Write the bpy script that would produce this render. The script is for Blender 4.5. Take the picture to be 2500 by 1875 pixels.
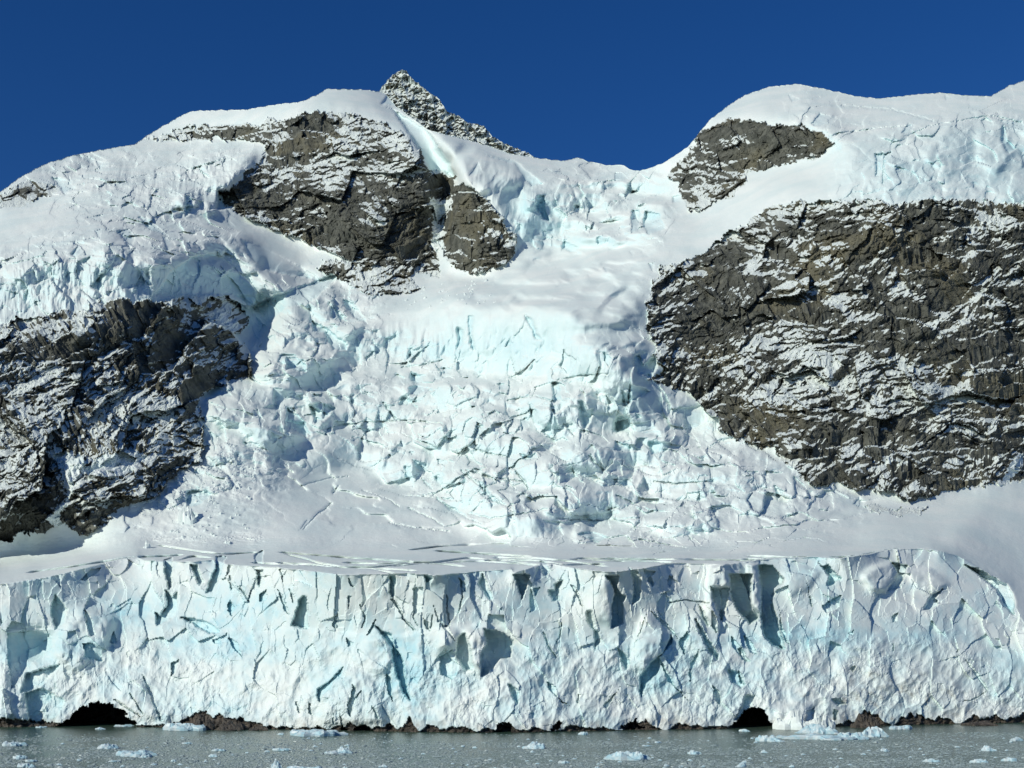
import bpy, math, numpy as np
from math import radians
for o in list(bpy.data.objects): bpy.data.objects.remove(o)
SC = bpy.context.scene
COL = SC.collection
# ---------------------------------------------------------------- camera, sky, sun, exposure
F = 2900.0; H = 25.0; VH = 1600.0          # focal length in photo pixels, eye height (m), horizon row
cd = bpy.data.cameras.new('camera'); cam = bpy.data.objects.new('camera', cd); COL.objects.link(cam)
cd.sensor_width = 36; cd.lens = 36*F/2500; cd.shift_y = (VH-937.5)/2500
cd.clip_start = 1; cd.clip_end = 60000
cam.location = (0, 0, H); cam.rotation_euler = (radians(90), 0, 0)
SC.camera = cam
SUN_AZ, SUN_EL = 47.0, 26.0                # degrees left of straight behind the camera; height
w = bpy.data.worlds.new('World'); SC.world = w; w.use_nodes = True
nt = w.node_tree; bg = nt.nodes['Background']
sky = nt.nodes.new('ShaderNodeTexSky'); sky.sky_type = 'NISHITA'; sky.sun_disc = False
sx, sy = -math.sin(radians(SUN_AZ)), -math.cos(radians(SUN_AZ))
sky.sun_elevation = radians(SUN_EL); sky.sun_rotation = math.atan2(sx, sy)
sky.altitude = 2500; sky.air_density = 1.0; sky.dust_density = 0.0; sky.ozone_density = 4.0
hs = nt.nodes.new('ShaderNodeHueSaturation'); hs.inputs['Saturation'].default_value = 1.26; hs.inputs['Value'].default_value = 0.76; hs.inputs['Hue'].default_value = 0.512
nt.links.new(sky.outputs[0], hs.inputs['Color']); nt.links.new(hs.outputs[0], bg.inputs[0])
bg.inputs[1].default_value = 0.11
sd = bpy.data.lights.new('sun', 'SUN'); so = bpy.data.objects.new('sun', sd); COL.objects.link(so)
sd.energy = 3.6; sd.angle = radians(0.5); sd.color = (1.0, 0.985, 0.86)
from mathutils import Vector
sv = Vector((sx*math.cos(radians(SUN_EL)), sy*math.cos(radians(SUN_EL)), math.sin(radians(SUN_EL))))
so.rotation_euler = (-sv).to_track_quat('-Z', 'Y').to_euler(); so.location = (0, 0, 50)
SC.view_settings.view_transform = 'Standard'; SC.view_settings.look = 'None'
SC.view_settings.exposure = -0.08; SC.view_settings.gamma = 1.0
SC.render.engine = 'CYCLES'

# ---------------------------------------------------------------- noise and grid helpers
f4 = np.float32
def sstep(a, b, x):
    t = np.clip((x-a)/(b-a), 0, 1); return t*t*(3-2*t)
def hsh(i, j, s):
    h = (i.astype(np.int64)*374761393 + j.astype(np.int64)*668265263 + s*2147483647 + s*s*31337) & 0xffffffff
    h = ((h ^ (h >> 13))*1274126177) & 0xffffffff
    h = ((h ^ (h >> 16))*2246822519) & 0xffffffff
    return h ^ (h >> 15)
def rnd(i, j, s): return (hsh(i, j, s) & 0xffffff).astype(f4)/f4(0xffffff)
def perlin(x, y, s=0):
    xi = np.floor(x).astype(np.int64); yi = np.floor(y).astype(np.int64)
    xf = (x-xi).astype(f4); yf = (y-yi).astype(f4)
    def g(di, dj):
        a = rnd(xi+di, yi+dj, s)*f4(2*math.pi)
        return np.cos(a)*(xf-di)+np.sin(a)*(yf-dj)
    u = xf*xf*xf*(xf*(xf*6-15)+10); v = yf*yf*yf*(yf*(yf*6-15)+10)
    a = g(0, 0); a = a+u*(g(1, 0)-a); b = g(0, 1); b = b+u*(g(1, 1)-b)
    return (a+v*(b-a))*f4(1.5)
def fbm(x, y, o=4, s=0, gain=0.5):
    r = 0; a = 1.0
    for k in range(o):
        r = r+a*perlin(x*2**k+17.3*k, y*2**k-9.1*k, s+k); a *= gain
    return r
def ridged(x, y, o=4, s=0, gain=0.5):
    r = 0; a = 1.0
    for k in range(o):
        r = r+a*(1-2*np.abs(perlin(x*2**k+7.3*k, y*2**k-3.1*k, s+k))); a *= gain
    return r
def facets(x, y, s=0, tilt=1.0):
    """broken-block relief: every Voronoi cell is a tilted plane at its own height; also returns the gap to the next cell"""
    xi = np.floor(x).astype(np.int64); yi = np.floor(y).astype(np.int64)
    d1 = np.full(x.shape, 9, f4); d2 = d1.copy(); h = np.zeros(x.shape, f4)
    for di in (-1, 0, 1):
        for dj in (-1, 0, 1):
            ci = xi+di; cj = yi+dj
            ox = (ci+0.1+0.8*rnd(ci, cj, s)-x).astype(f4); oy = (cj+0.1+0.8*rnd(ci, cj, s+1)-y).astype(f4)
            d = np.sqrt(ox*ox+oy*oy)
            hv = (rnd(ci, cj, s+2)-0.5)-tilt*((rnd(ci, cj, s+3)-0.5)*ox+(rnd(ci, cj, s+4)-0.5)*oy)*2
            n = d < d1
            d2 = np.where(n, d1, np.minimum(d2, d)); h = np.where(n, hv, h); d1 = np.where(n, d, d1)
    return h, d2-d1
def box1(a, r, ax):
    if r < 1: return a
    p = [(0, 0)]*a.ndim; p[ax] = (r+1, r); b = np.cumsum(np.pad(a.astype(np.float64), p, 'edge'), axis=ax)
    n = b.shape[ax]
    return ((np.take(b, range(2*r+1, n), ax)-np.take(b, range(0, n-2*r-1), ax))/(2*r+1)).astype(f4)
def blur(a, rx, ry=None):
    ry = rx if ry is None else ry
    for _ in range(3): a = box1(box1(a, int(round(rx)), 1), int(round(ry)), 0)
    return a
def inpoly(px, py, P):
    r = np.zeros(px.shape, bool); n = len(P)
    for i in range(n):
        x1, y1 = P[i]; x2, y2 = P[(i+1) % n]
        if y1 == y2: continue
        c = (y1 > py) != (y2 > py)
        r ^= c & (px < (x2-x1)*(py-y1)/(y2-y1)+x1)
    return r
# tracing frames: origin and scale of each enlarged view of the photograph
FR = {'A': (0, 0, 1.1302), 'B': (0, 150, .3797), 'C': (840, 150, .3797), 'D': (1500, 150, .4521), 'E': (0, 700, .3797), 'G': (700, 700, .3797),
      'I': (1500, 620, .4521), 'P': (0, 1300, .3165), 'Q': (600, 1300, .3165), 'R': (1200, 1300, .3165), 'S': (1800, 1300, .3165),
      'K': (488, 610, .5651), 'W': (0, 1725, .2825), 'X': (625, 1725, .2825), 'Y': (1250, 1725, .2825), 'Z': (1875, 1725, .2825)}
def T(k, s):
    ox, oy, sc = FR[k]; n = [float(t) for t in s.replace(',', ' ').split()]
    return [(ox+n[i]*sc, oy+n[i+1]*sc) for i in range(0, len(n), 2)]

# ---------------------------------------------------------------- terrain grid
STEP = 2.0
U = np.arange(-200, 2701, STEP); V = np.concatenate([np.arange(180, 1318, STEP), np.arange(1318, 1402, 1.0), np.arange(1402, 1801, STEP)]); VS = np.arange(180, 1801, STEP)
NU, NV = len(U), len(V)
uu, vv = np.meshgrid(U, V); uu = uu.astype(f4); vv = vv.astype(f4)
def line(pts, x=U):
    p = sorted(pts); return np.interp(x, [q[0] for q in p], [q[1] for q in p])
SKY = T('A', '-180 470 0 415 40 385 95 355 160 335 240 320 290 312 330 285 370 262 395 248 415 240 470 238 530 237 600 225 650 220 685 205 705 192 760 193 790 194 815 197') + \
      T('C', '230 190 270 210 330 285 540 440 800 505 940 545 1060 590 1240 620 1400 640 1460 630 1500 615 1530 628 1560 640 1640 655 1690 668 1720 668 1760 664 1800 668 1830 690 1860 700 1900 703 1950 690 2050 655 2210 550') + \
      T('A', '1530 262 1570 230 1610 205 1660 188 1720 181 1780 192 1850 208 1900 213 1960 206 2030 200 2085 206 2140 208 2160 196 2180 185 2212 174 2400 150')
skyl = line(SKY) + 2.0*perlin(U/13.0, U*0, 5)+.5*perlin(U/5.0, U*0, 6)
V0 = line([(-200, 1774), (0, 1774), (400, 1775), (700, 1781), (1000, 1787), (1250, 1789), (1500, 1783), (1900, 1777), (2200, 1768), (2500, 1763), (2700, 1761)])
BR = T('P', '-640 480 0 400 350 350 700 265 900 215 1060 190 1100 215 1330 225 1500 225 1650 210 1760 250 2150 270') + \
     T('Q', '280 280 520 300 780 330 1120 320 1250 315 1370 325 1450 335 1700 310 1800 300 2050 285') + \
     T('R', '170 318 330 262 450 240 700 285 880 305 1000 300 1180 275 1400 235 1700 245 1820 245 2030 220') + \
     T('S', '140 215 330 200 600 190 800 200 1000 170 1200 130 1500 125 1700 180 1900 290 2080 420 2140 560 2212 700 2300 900 2840 1100')
brink = line(BR)+1.2*perlin(U/24.0, U*0, 9)
# --- tangent of the ground slope, painted over the mountainside, coarse
CS = 8.0
cu = np.arange(-200, 2705, CS); cv = np.arange(160, 1805, CS)
CU, CV = np.meshgrid(cu, cv); CU = CU.astype(f4); CV = CV.astype(f4)
wU = CU+10*fbm(CU/60, CV/60, 2, 71); wV = CV+10*fbm(CU/60, CV/60, 2, 75)
ta = np.full(CU.shape, 0.62, f4)
def paint(P, t, bl=1):
    global ta
    m = inpoly(wU, wV, P).astype(f4)
    if bl: m = blur(m, bl)
    ta = ta*(1-m)+t*m
ta = 0.60+0.14*fbm(CU/420, CV/60, 3, 30)
paint(T('A', '-200 1210 200 1180 600 1175 900 1165 1200 1165 1500 1160 1700 1130 1900 1090 2100 1060 2500 1000 2500 1600 -200 1600'), 0.15)
paint(T('A', '1450 1180 1700 1140 1900 1090 2100 1060 2500 1000 2500 1160 2000 1180 1700 1190'), 0.30)   # right snow fan
paint(T('A', '2050 1190 2130 1080 2212 1000 2500 950 2500 1500 2212 1400'), 0.42)
paint(T('A', '600 1000 1000 1040 1500 1080 1500 1160 900 1170 590 1180'), 0.36)
paint(T('A', '850 680 800 620 1000 580 1150 560 1380 520 1420 600 1400 680 1200 680'), 0.44)               # mid plateau
paint(T('A', '740 750 850 680 1020 678 1200 685 1240 690 1230 740 1150 755 1000 770 750 780'), 1.9)          # mid scarp
paint(T('A', '980 300 1180 345 1280 365 1400 370 1440 400 1430 450 1250 430 1100 380'), 0.60)
paint(T('A', '1110 390 1240 420 1240 480 1200 530 1130 500 1100 430'), 1.5)
paint(T('A', '-200 480 0 470 200 450 450 520 560 600 700 640 600 700 500 600 200 560 0 600 -200 600'), 0.52)      # upper left shelf
paint(T('A', '-200 600 0 600 200 560 500 600 640 640 560 720 500 670 300 650 100 680 0 700 -200 700'), 1.7)     # its front wall
paint(T('A', '-200 430 0 415 160 335 400 245 800 195 900 260 600 260 560 270 300 300 100 400 0 460'), 0.72)
paint(T('A', '1430 370 1500 295 1600 205 1720 181 2212 180 2500 150 2500 300 2100 250 1950 280 1800 300 1700 290 1500 300'), 0.66)
paint(T('A', '1400 560 1450 500 1800 340 2100 255 2500 230 2500 440 2212 430 1900 430 1650 450 1500 560'), 0.78)
paint(T('A', '1850 330 2100 260 2500 240 2500 430 1900 425 1700 430'), .92)
SLOPE_ROCK = []
R = {}
R['great'] = T('A', '570 330 560 290 600 262 640 245 700 240 760 248 820 262 860 285 885 300 905 330 925 365 945 372 985 385 985 405 965 460 945 490 945 580 950 595 900 592 850 590 790 575 745 560 700 540 640 515 600 495 560 480 515 465 478 445 478 415 510 400 530 375 555 350')
R['greatlow'] = T('C', '-190 1330 -60 1270 60 1300 190 1290 400 1370 520 1450 440 1475 330 1500 110 1480 -20 1400')
R['band'] = T('A', '345 292 400 272 480 270 560 266 610 258 640 280 600 320 560 310 500 297 400 303 315 303')
R['buttress'] = T('C', '700 800 760 780 870 860 960 930 1010 990 1030 1050 1115 1120 1110 1200 1040 1300 860 1365 720 1330 640 1230 600 1160 610 1080 650 1010 690 900')
R['upright'] = T('D', '290 610 390 490 460 390 590 315 720 320 860 335 1000 350 1100 375 1190 450 1100 510 1000 530 870 570 730 600 690 680 600 750 520 770 400 810 350 720 350 660')
R['right'] = T('D', '2800 740 2212 750 2060 760 1930 745 1800 745 1620 755 1500 772 1400 750 1200 745 1000 762 820 790 700 880 560 960 480 1040 370 1080 250 1110 200 1200 180 1310 175 1420 190 1500 230 1560') + \
    T('I', '240 640 195 680 350 725 430 760 490 830 560 900 600 990 700 990 740 1030 850 1050 890 1100 980 1160 1070 1250 1180 1240 1300 1265 1400 1280 1490 1290 1560 1325 1700 1310 1850 1270 2040 1240 2110 1235 2212 1245 2800 1220')
R['rightlow'] = T('I', '1340 1365 1560 1372 1700 1372 1640 1412 1500 1400 1370 1398')
R['left'] = T('E', '-560 260 0 250 60 210 300 195 430 150 590 145 580 110 720 80 1000 95 1130 60 1270 70 1440 60 1560 130 1610 200 1550 290 1480 300 1570 390 1600 420 1620 560 1600 600 1480 620 1400 640 1270 700 1270 800 1310 900 1310 1040 1280 1120 1150 1160 1090 1250 1000 1340 860 1400 730 1430 680 1520 560 1590 460 1560 400 1500 300 1590 150 1570 60 1640 -560 1640')
R['farleft'] = T('B', '-560 900 0 850 200 760 300 790 380 830 250 870 150 920 0 940 -560 980')
for k, t in (('great', 2.6), ('greatlow', 1.6), ('band', 1.3), ('buttress', 2.4), ('upright', 2.4), ('right', 1.7), ('left', 1.05), ('farleft', .8)):
    paint(R[k], t)
cb = np.interp(cu, U, brink)[None, :]; c0 = np.interp(cu, U, V0)[None, :]
hf = (c0-CV)/(c0-cb)                              # 0 at the water, 1 at the brink
LED = line(T('P', '-600 700 0 700 200 740 450 720 640 580 900 630 1150 640 1350 700 1600 740 1850 830 2000 760') + T('Q', '350 720 700 760 950 790 1200 780 1400 740 1650 710 1850 740 2100 640') + T('R', '200 680 400 760 600 830 900 880 1100 800 1400 790 1700 900 2200 900'), cu)[None, :]
front_t = 2.1+1.9*sstep(.45, .75, hf+.25*fbm(CU/300, CV/200, 2, 12))
front_t = np.where((CV > LED-2)&(CV < LED+11)&(CU < 1640), .8+.5*fbm(CU/50, CV/50, 2, 19), front_t)
pc = VH-CV
# benches and walls traced in the icefall
WALLP = [('K', x) for x in ('1000 760 1060 750 1200 755 1290 760 1290 850 1200 870 1060 870 1000 850', '1440 680 1640 650 1660 780 1540 800 1440 740', '1700 690 1840 700 1830 780 1700 780',
    '1480 1110 1560 1060 1680 1045 1800 1070 1830 1120 1700 1150 1500 1150', '1400 1200 1500 1180 1620 1190 1600 1222 1440 1228', '1960 1215 2050 1200 2212 1205 2212 1230 2050 1240', '460 930 560 870 700 860 760 880 640 920 500 945',
    '600 720 700 670 790 660 850 730 760 742 640 735', '1030 955 1160 1000 1250 1010 1220 1045 1080 1020', '1060 1060 1200 1040 1280 1080 1250 1112 1100 1095', '1560 860 1700 850 1780 900 1760 950 1640 950 1570 920', '1370 920 1500 910 1560 960 1540 1010 1450 1010 1390 970',
    '1160 1145 1300 1150 1420 1135 1400 1160 1250 1175', '1560 520 1640 480 1750 440 1780 480 1740 540 1600 560', '1740 520 1800 490 1880 560 1880 640 1800 660 1750 600', '1840 640 1960 620 2050 700 1950 760 1850 730', '760 950 900 920 960 960 940 990 820 990',
    '2000 640 2150 650 2212 760 2100 760 2000 720', '1100 440 1300 420 1480 420 1480 480 1300 520 1120 500', '960 640 1100 620 1200 650 1150 680 1000 680', '1850 880 1980 860 2060 900 1960 930 1860 920', '1900 1000 2000 990 2080 1030 2000 1060', '1100 1180 1250 1175 1400 1200 1380 1235 1200 1235')]
for fk, x in WALLP: paint(T(fk, x), 1.9, 0)
# integrate ln(depth) upwards on the full grid
taf = np.zeros(uu.shape, f4)
def up(a, r=None):   # bilinear upsample coarse -> full
    xi = (U-cu[0])/CS; yi = (V-cv[0])/CS
    i0 = np.clip(xi.astype(int), 0, a.shape[1]-2); j0 = np.clip(yi.astype(int), 0, a.shape[0]-2)
    fx = (xi-i0)[None, :].astype(f4); fy = (yi-j0)[:, None].astype(f4)
    A = a[j0][:, i0]; B = a[j0][:, i0+1]; C = a[j0+1][:, i0]; D = a[j0+1][:, i0+1]
    return (A*(1-fx)+B*fx)*(1-fy)+(C*(1-fx)+D*fx)*fy
taf = up(blur(ta, 1)); ftf = up(front_t)
isfront = sstep(-2, 2, vv-brink[None, :])
taf = taf*(1-isfront)+ftf*isfront
# transverse crevasse walls across the shelf: thin bright steps
WALLS = [('P', '1210 95 1560 150 1760 165 2000 150'), ('P', '1380 215 1480 180 1640 195'), ('P', '200 310 560 262 800 222 1050 188 1300 180 1420 170'),
         ('Q', '230 232 500 245 800 270 960 275 1150 315'), ('Q', '290 160 460 200 560 235 760 265 1000 265 1250 240'),
         ('Q', '740 230 1000 240 1300 232 1500 238 1700 262'), ('Q', '1100 262 1400 235 1560 215 1700 195 1850 205'), ('Q', '1830 215 2010 210 2212 250'),
         ('Q', '1900 195 2100 210 2212 215'), ('Q', '1250 135 1500 105 1750 90 2050 78'), ('R', '100 205 350 215 560 250 880 240'),
         ('R', '600 205 900 215 1200 218 1420 232'), ('R', '640 198 1100 205 1600 208 2100 215'), ('S', '50 178 400 190 640 196 900 185 1250 120'),
         ('S', '30 205 400 205 700 212'), ('R', '0 190 300 195 560 215 900 262'), ('Q', '1450 140 1800 160 2212 185'),
         ('A', '540 1215 700 1222 900 1232'), ('A', '880 1215 1050 1212 1180 1222'), ('A', '600 1192 750 1204 900 1214')]
shelfm = np.zeros(uu.shape, f4)
wallcol = []
for k, s in WALLS:
    P = T(k, s); u0, u1 = P[0][0], P[-1][0]
    yl = box1(line(P)[None, :].astype(f4), 6, 1)[0]+.35*perlin(U/70., U*0+len(wallcol), 40); wallcol.append(1)
    amp = sstep(u0-8, u0+20, U)*(1-sstep(u1-20, u1+8, U))
    th = (2.0+1.6*perlin(U/60., U*0, 44+len(wallcol)))*amp+.2
    wallcol[-1] = (yl, amp, 5.5+2.2*perlin(U/45., U*0, 44+len(wallcol)))
# icefall terraces: benches and scarps elongated across the flow
bench = fbm(uu/120+.6*perlin(uu/60, vv/40, 3), vv/34, 3, 50)
fallmask = up(blur(inpoly(CU, CV, T('A', '440 900 560 700 620 620 760 600 850 680 1380 690 1400 560 1450 430 1480 380 1420 365 1240 400 1100 400 1130 560 850 690 1400 720 1420 850 1580 960 1760 1080 1500 1150 1000 1130 650 950 600 1000')).astype(f4), 3))
chaos = up(blur(inpoly(CU, CV, T('A', '430 900 560 700 620 600 780 590 850 690 740 750 1390 740 1400 500 1120 540 1130 400 1250 350 1420 370 1440 480 1410 560 1400 800 1570 940 1780 1050 1880 1110 1700 1150 1400 1170 1150 1150 950 1100 800 1010 700 960 620 1020 300 1130 200 1140 400 1020')).astype(f4), 3))
ulc = up(blur(inpoly(CU, CV, T('A', '60 380 150 330 330 340 560 300 470 450 560 600 840 640 700 680 560 740 500 640 0 700 -200 700 -200 590 200 480 350 480 60 430')).astype(f4), 3))
urc = up(blur(inpoly(CU, CV, T('A', '1650 190 1720 180 1820 230 1900 290 2150 210 2500 200 2500 440 1800 430 1850 340 1750 290')).astype(f4), 4))
chaos = np.clip(chaos, 0, 1)
taf = taf*np.exp(fallmask*(0.65*np.clip(bench, -.7, 1.3)))
p = VH-vv
lim = np.maximum(p, 0)/F+0.055
lim = np.where(fallmask > .3, lim+.05, lim)
taf = np.maximum(taf, lim)
rate = 1.0/(F*taf-p)
rate = np.where(vv > V0[None, :], 0, rate)
lnY0 = np.log(F*H/(V0-VH)); lnY0 = box1(lnY0[None, :].astype(f4), 40, 1)[0]
def solve(g, lam, st):
    """height field whose upward slope is closest to g while its sideways slope is closest to zero (cosine-transform Poisson)"""
    m_, n_ = g.shape
    G = .5*(g[1:]+g[:-1])*st                      # wanted L[j]-L[j+1] (rows run downward)
    rhs = np.zeros((m_, n_)); rhs[:-1] += G; rhs[1:] -= G
    def dct(a):
        e = np.concatenate([a, a[::-1]], 0); k = np.arange(a.shape[0])[:, None]
        return (np.fft.fft(e, axis=0)[:a.shape[0]]*np.exp(-1j*np.pi*k/(2*a.shape[0]))).real
    def idct(c):
        N_ = c.shape[0]; k = np.arange(N_)[:, None]
        full = np.zeros((2*N_, c.shape[1]), complex); full[:N_] = c*np.exp(1j*np.pi*k/(2*N_))
        full[N_+1:] = np.conj(full[1:N_][::-1])
        return np.fft.ifft(full, axis=0).real[:N_]
    C = dct(dct(rhs).T).T
    kj = 2-2*np.cos(np.pi*np.arange(m_)/m_); ki = 2-2*np.cos(np.pi*np.arange(n_)/n_)
    D = kj[:, None]+lam*ki[None, :]; D[0, 0] = 1; C = C/D; C[0, 0] = 0
    return idct(idct(C.T).T)
def rows(a, src, dst):
    k = np.clip(np.searchsorted(src, dst, 'right')-1, 0, len(src)-2); f_ = ((dst-src[k])/(src[k+1]-src[k]))[:, None]; f_ = np.clip(f_, 0, 1)
    return a[k]*(1-f_)+a[k+1]*f_
L = rows(solve(rows(rate, V, VS), 0.55, STEP), VS, V).astype(f4)
# pin it to the waterline: the misfit there is carried up, more and more smoothed
jw = np.clip(np.searchsorted(V, V0), 0, NV-1)
mis = (lnY0-L[jw, np.arange(NU)])[None, :].astype(f4)
mb = box1(box1(mis, 60, 1), 60, 1); fade = np.exp(-np.maximum(V0[None, :]-vv, 0)/160)
lnY = L+mb+(mis-mb)*fade
print('depth range', np.exp(lnY.min()), np.exp(lnY.max()), file=open('/tmp/log.txt','w'))
np.savetxt('/tmp/Y.txt',np.exp(lnY[::80,::120]),fmt='%.0f')
b = 0.75*p+0.65*F*(lnY-5.9)                        # distance along the slope, in pixels
fr0 = isfront
dl = np.zeros(uu.shape, f4)                        # relief: + pushes back, - brings forward (pixel units)

rt_ = np.minimum(F*rate, 22)
for yl, amp, h_ in wallcol:
    hh_ = (np.maximum(h_, 1.5)*amp)[None, :]; s_ = yl[None, :]+hh_*.5-vv
    dl = np.maximum(dl, rt_*np.clip(hh_-s_, 0, None)*1.1*sstep(-.7, .7, s_)*(s_ < hh_)*(1-fr0))
# ---------------------------------------------------------------- large forms
def blob(cx, cy, rx, ry, a, rot=0):
    global dl
    c, s = math.cos(radians(rot)), math.sin(radians(rot))
    x = (uu-cx)*c+(vv-cy)*s; y = -(uu-cx)*s+(vv-cy)*c
    dl = dl+(a*np.exp(-(x/rx)**2-(y/ry)**2)).astype(f4)
leftm = up(blur(inpoly(CU, CV, R['left']).astype(f4), 5))
dl += leftm*0.55*(uu-560)                        # left cliff faces away from the sun
blob(120, 640, 420, 160, -170)                    # hanging glacier bulge upper left
blob(560, 690, 150, 90, 60)
blob(2250, 1560, 330, 220, -80)                   # rounded ice dome at the right end of the front
blob(1010, 640, 60, 140, 40); blob(860, 500, 160, 130, -90); blob(1060, 560, 60, 120, 110)
blob(1180, 600, 90, 80, -40)
blob(700, 800, 80, 110, -60); blob(880, 730, 110, 50, -40, 30)
blob(620, 1000, 80, 90, -50)
blob(1950, 300, 330, 80, -60)
# flanks that turn away from the sun (deepening to the right)
for fk, x, g_, r_ in (('B', '900 1480 1050 1380 1200 1250 1400 1200 1560 1350 1700 1480 1850 1560 1780 1659 1720 1760 1620 2000 1600 1850 1560 1700 1400 1500 1150 1530', 0.6, 9),
                  ('C', '150 190 330 285 540 440 700 640 735 770 680 900 640 1100 600 1180 570 870 520 620 430 480 250 330', 1.0, 4),
                  ('B', '1540 1130 1700 1200 1900 1290 2120 1430 1950 1440 1800 1380 1650 1290', .6, 6), ('E', '1880 -40 2212 -60 2150 100 2000 60', .6, 6),
                  ('P', '60 760 230 755 390 780 400 900 250 1020 180 1090 90 1200 60 980', .8, 3), ('C', '940 1020 1280 780 1240 800 1120 690', .5, 3)):
    P_ = T(fk, x); x0 = min(a_[0] for a_ in P_)
    m = up(blur(inpoly(CU, CV, P_).astype(f4), max(1, r_/4))); dl += m*g_*(uu-x0)
# ---------------------------------------------------------------- masks
wx = uu+9*fbm(uu/34, vv/34, 3, 81)+4*fbm(uu/7, vv/7, 2, 83); wy = vv+9*fbm(uu/34, vv/34, 3, 85)+4*fbm(uu/7, vv/7, 2, 87)
RM = {}
rock = np.zeros(uu.shape, f4)
for k in R:
    RM[k] = inpoly(wx, wy, R[k]).astype(f4); rock = np.maximum(rock, RM[k])
# snow gullies cut out of the left cliff
for k, s in (('E', '1270 700 1320 680 1420 640 1480 700 1340 760 1290 850'), ('E', '350 1010 480 1080 560 1110 520 1200 460 1330 380 1460 440 1540 380 1560 300 1500 430 1340 380 1160 330 1060'),
             ('E', '520 1180 620 1090 850 1050 960 1080 860 1170 740 1230 560 1220'), ('E', '1420 150 1560 240 1480 280 1380 200'), ('I', '2140 1130 2212 1050 2212 1120 2130 1230 2070 1240'),
             ('C', '560 870 640 880 700 860 680 960 600 1020 640 1200 610 1330 575 1200 560 1020')):
    m = inpoly(wx, wy, T(k, s)).astype(f4); rock = rock*(1-m)
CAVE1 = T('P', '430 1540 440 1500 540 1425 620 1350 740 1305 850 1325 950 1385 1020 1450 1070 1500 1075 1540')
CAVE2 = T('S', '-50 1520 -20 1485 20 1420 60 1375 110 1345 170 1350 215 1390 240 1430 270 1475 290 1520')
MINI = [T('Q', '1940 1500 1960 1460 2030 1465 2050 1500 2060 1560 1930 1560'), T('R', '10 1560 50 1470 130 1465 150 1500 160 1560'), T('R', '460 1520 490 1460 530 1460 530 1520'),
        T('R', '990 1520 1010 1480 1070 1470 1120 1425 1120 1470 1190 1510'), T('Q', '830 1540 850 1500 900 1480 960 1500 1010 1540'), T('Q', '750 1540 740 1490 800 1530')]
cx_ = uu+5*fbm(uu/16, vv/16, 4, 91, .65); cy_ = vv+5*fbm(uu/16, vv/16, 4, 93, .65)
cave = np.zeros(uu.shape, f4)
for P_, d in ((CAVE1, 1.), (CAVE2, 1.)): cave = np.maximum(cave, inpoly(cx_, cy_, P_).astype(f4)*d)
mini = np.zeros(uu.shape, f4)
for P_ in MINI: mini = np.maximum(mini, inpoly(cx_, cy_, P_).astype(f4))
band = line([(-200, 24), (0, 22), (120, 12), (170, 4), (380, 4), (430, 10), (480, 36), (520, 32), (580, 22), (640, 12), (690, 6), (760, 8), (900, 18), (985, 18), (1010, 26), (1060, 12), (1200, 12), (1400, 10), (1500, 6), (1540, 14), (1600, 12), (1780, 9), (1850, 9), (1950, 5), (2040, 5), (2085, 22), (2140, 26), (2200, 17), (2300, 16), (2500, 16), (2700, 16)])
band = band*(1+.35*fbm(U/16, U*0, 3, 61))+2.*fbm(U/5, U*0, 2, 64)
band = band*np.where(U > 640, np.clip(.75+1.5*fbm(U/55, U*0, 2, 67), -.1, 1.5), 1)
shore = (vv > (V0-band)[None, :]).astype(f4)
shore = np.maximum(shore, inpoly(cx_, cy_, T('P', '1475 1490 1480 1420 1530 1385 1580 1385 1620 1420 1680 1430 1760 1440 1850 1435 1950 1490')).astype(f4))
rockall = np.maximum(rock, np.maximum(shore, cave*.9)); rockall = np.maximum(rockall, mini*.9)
# ---------------------------------------------------------------- traced notches, fissures and shaded block sides (polygon, depth, how much it ramps back out)
N = []
def nt_(k, s, d=22, r=.5): N.append((T(k, s), d, r))
for s, d in (('1262 205 1328 190 1322 430 1300 440 1272 300', 30), ('1465 245 1522 245 1572 390 1540 405', 28), ('1665 180 1742 185 1700 330 1640 460 1590 462 1640 330 1665 260', 34),
             ('1965 170 2030 135 2022 240 1968 245', 30), ('1978 285 2032 285 2005 425 1985 380', 28), ('2158 278 2178 278 2178 405', 14),
             ('1275 440 1330 500 1372 450 1368 600 1335 650 1280 690 1212 725 1198 610 1230 640 1295 560', 26), ('430 480 520 590 490 700 430 745 395 640 400 540', 26),
             ('1395 655 1500 665 1620 695 1700 770 1620 780 1500 710', 24), ('55 780 230 755 385 780 390 900 250 1000 180 1080 90 1210 60 980', 14), ('200 1090 470 1015 300 1200 160 1235', 26),
             ('190 1240 330 1200 500 1290 480 1360 400 1480 230 1470', 26), ('1770 515 1812 580 1785 645 1755 600', 16), ('1995 480 2060 440 2062 520 2005 535', 18), ('1095 1095 1130 1140 1175 1240 1255 1460 1225 1440 1150 1240', 10),
             ('650 590 700 640 740 790 700 800 670 720', 16), ('640 860 700 850 780 900 790 1000 660 960', 16), ('1750 800 1830 850 1870 960 1800 890', 14), ('1640 830 1700 810 1760 770 1730 850 1660 860', 10),
             ('620 360 700 280 780 270 740 320 660 370', 16), ('1760 350 1785 400 1800 445 1775 400', 8), ('850 840 880 760 900 850 860 860', 12), ('1320 1000 1380 980 1350 1080 1320 1110', 16),
             ('0 660 20 700 0 720', 10), ('0 1450 20 1200 60 1250 90 1400 50 1440', -20)): nt_('P', s, d)
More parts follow.
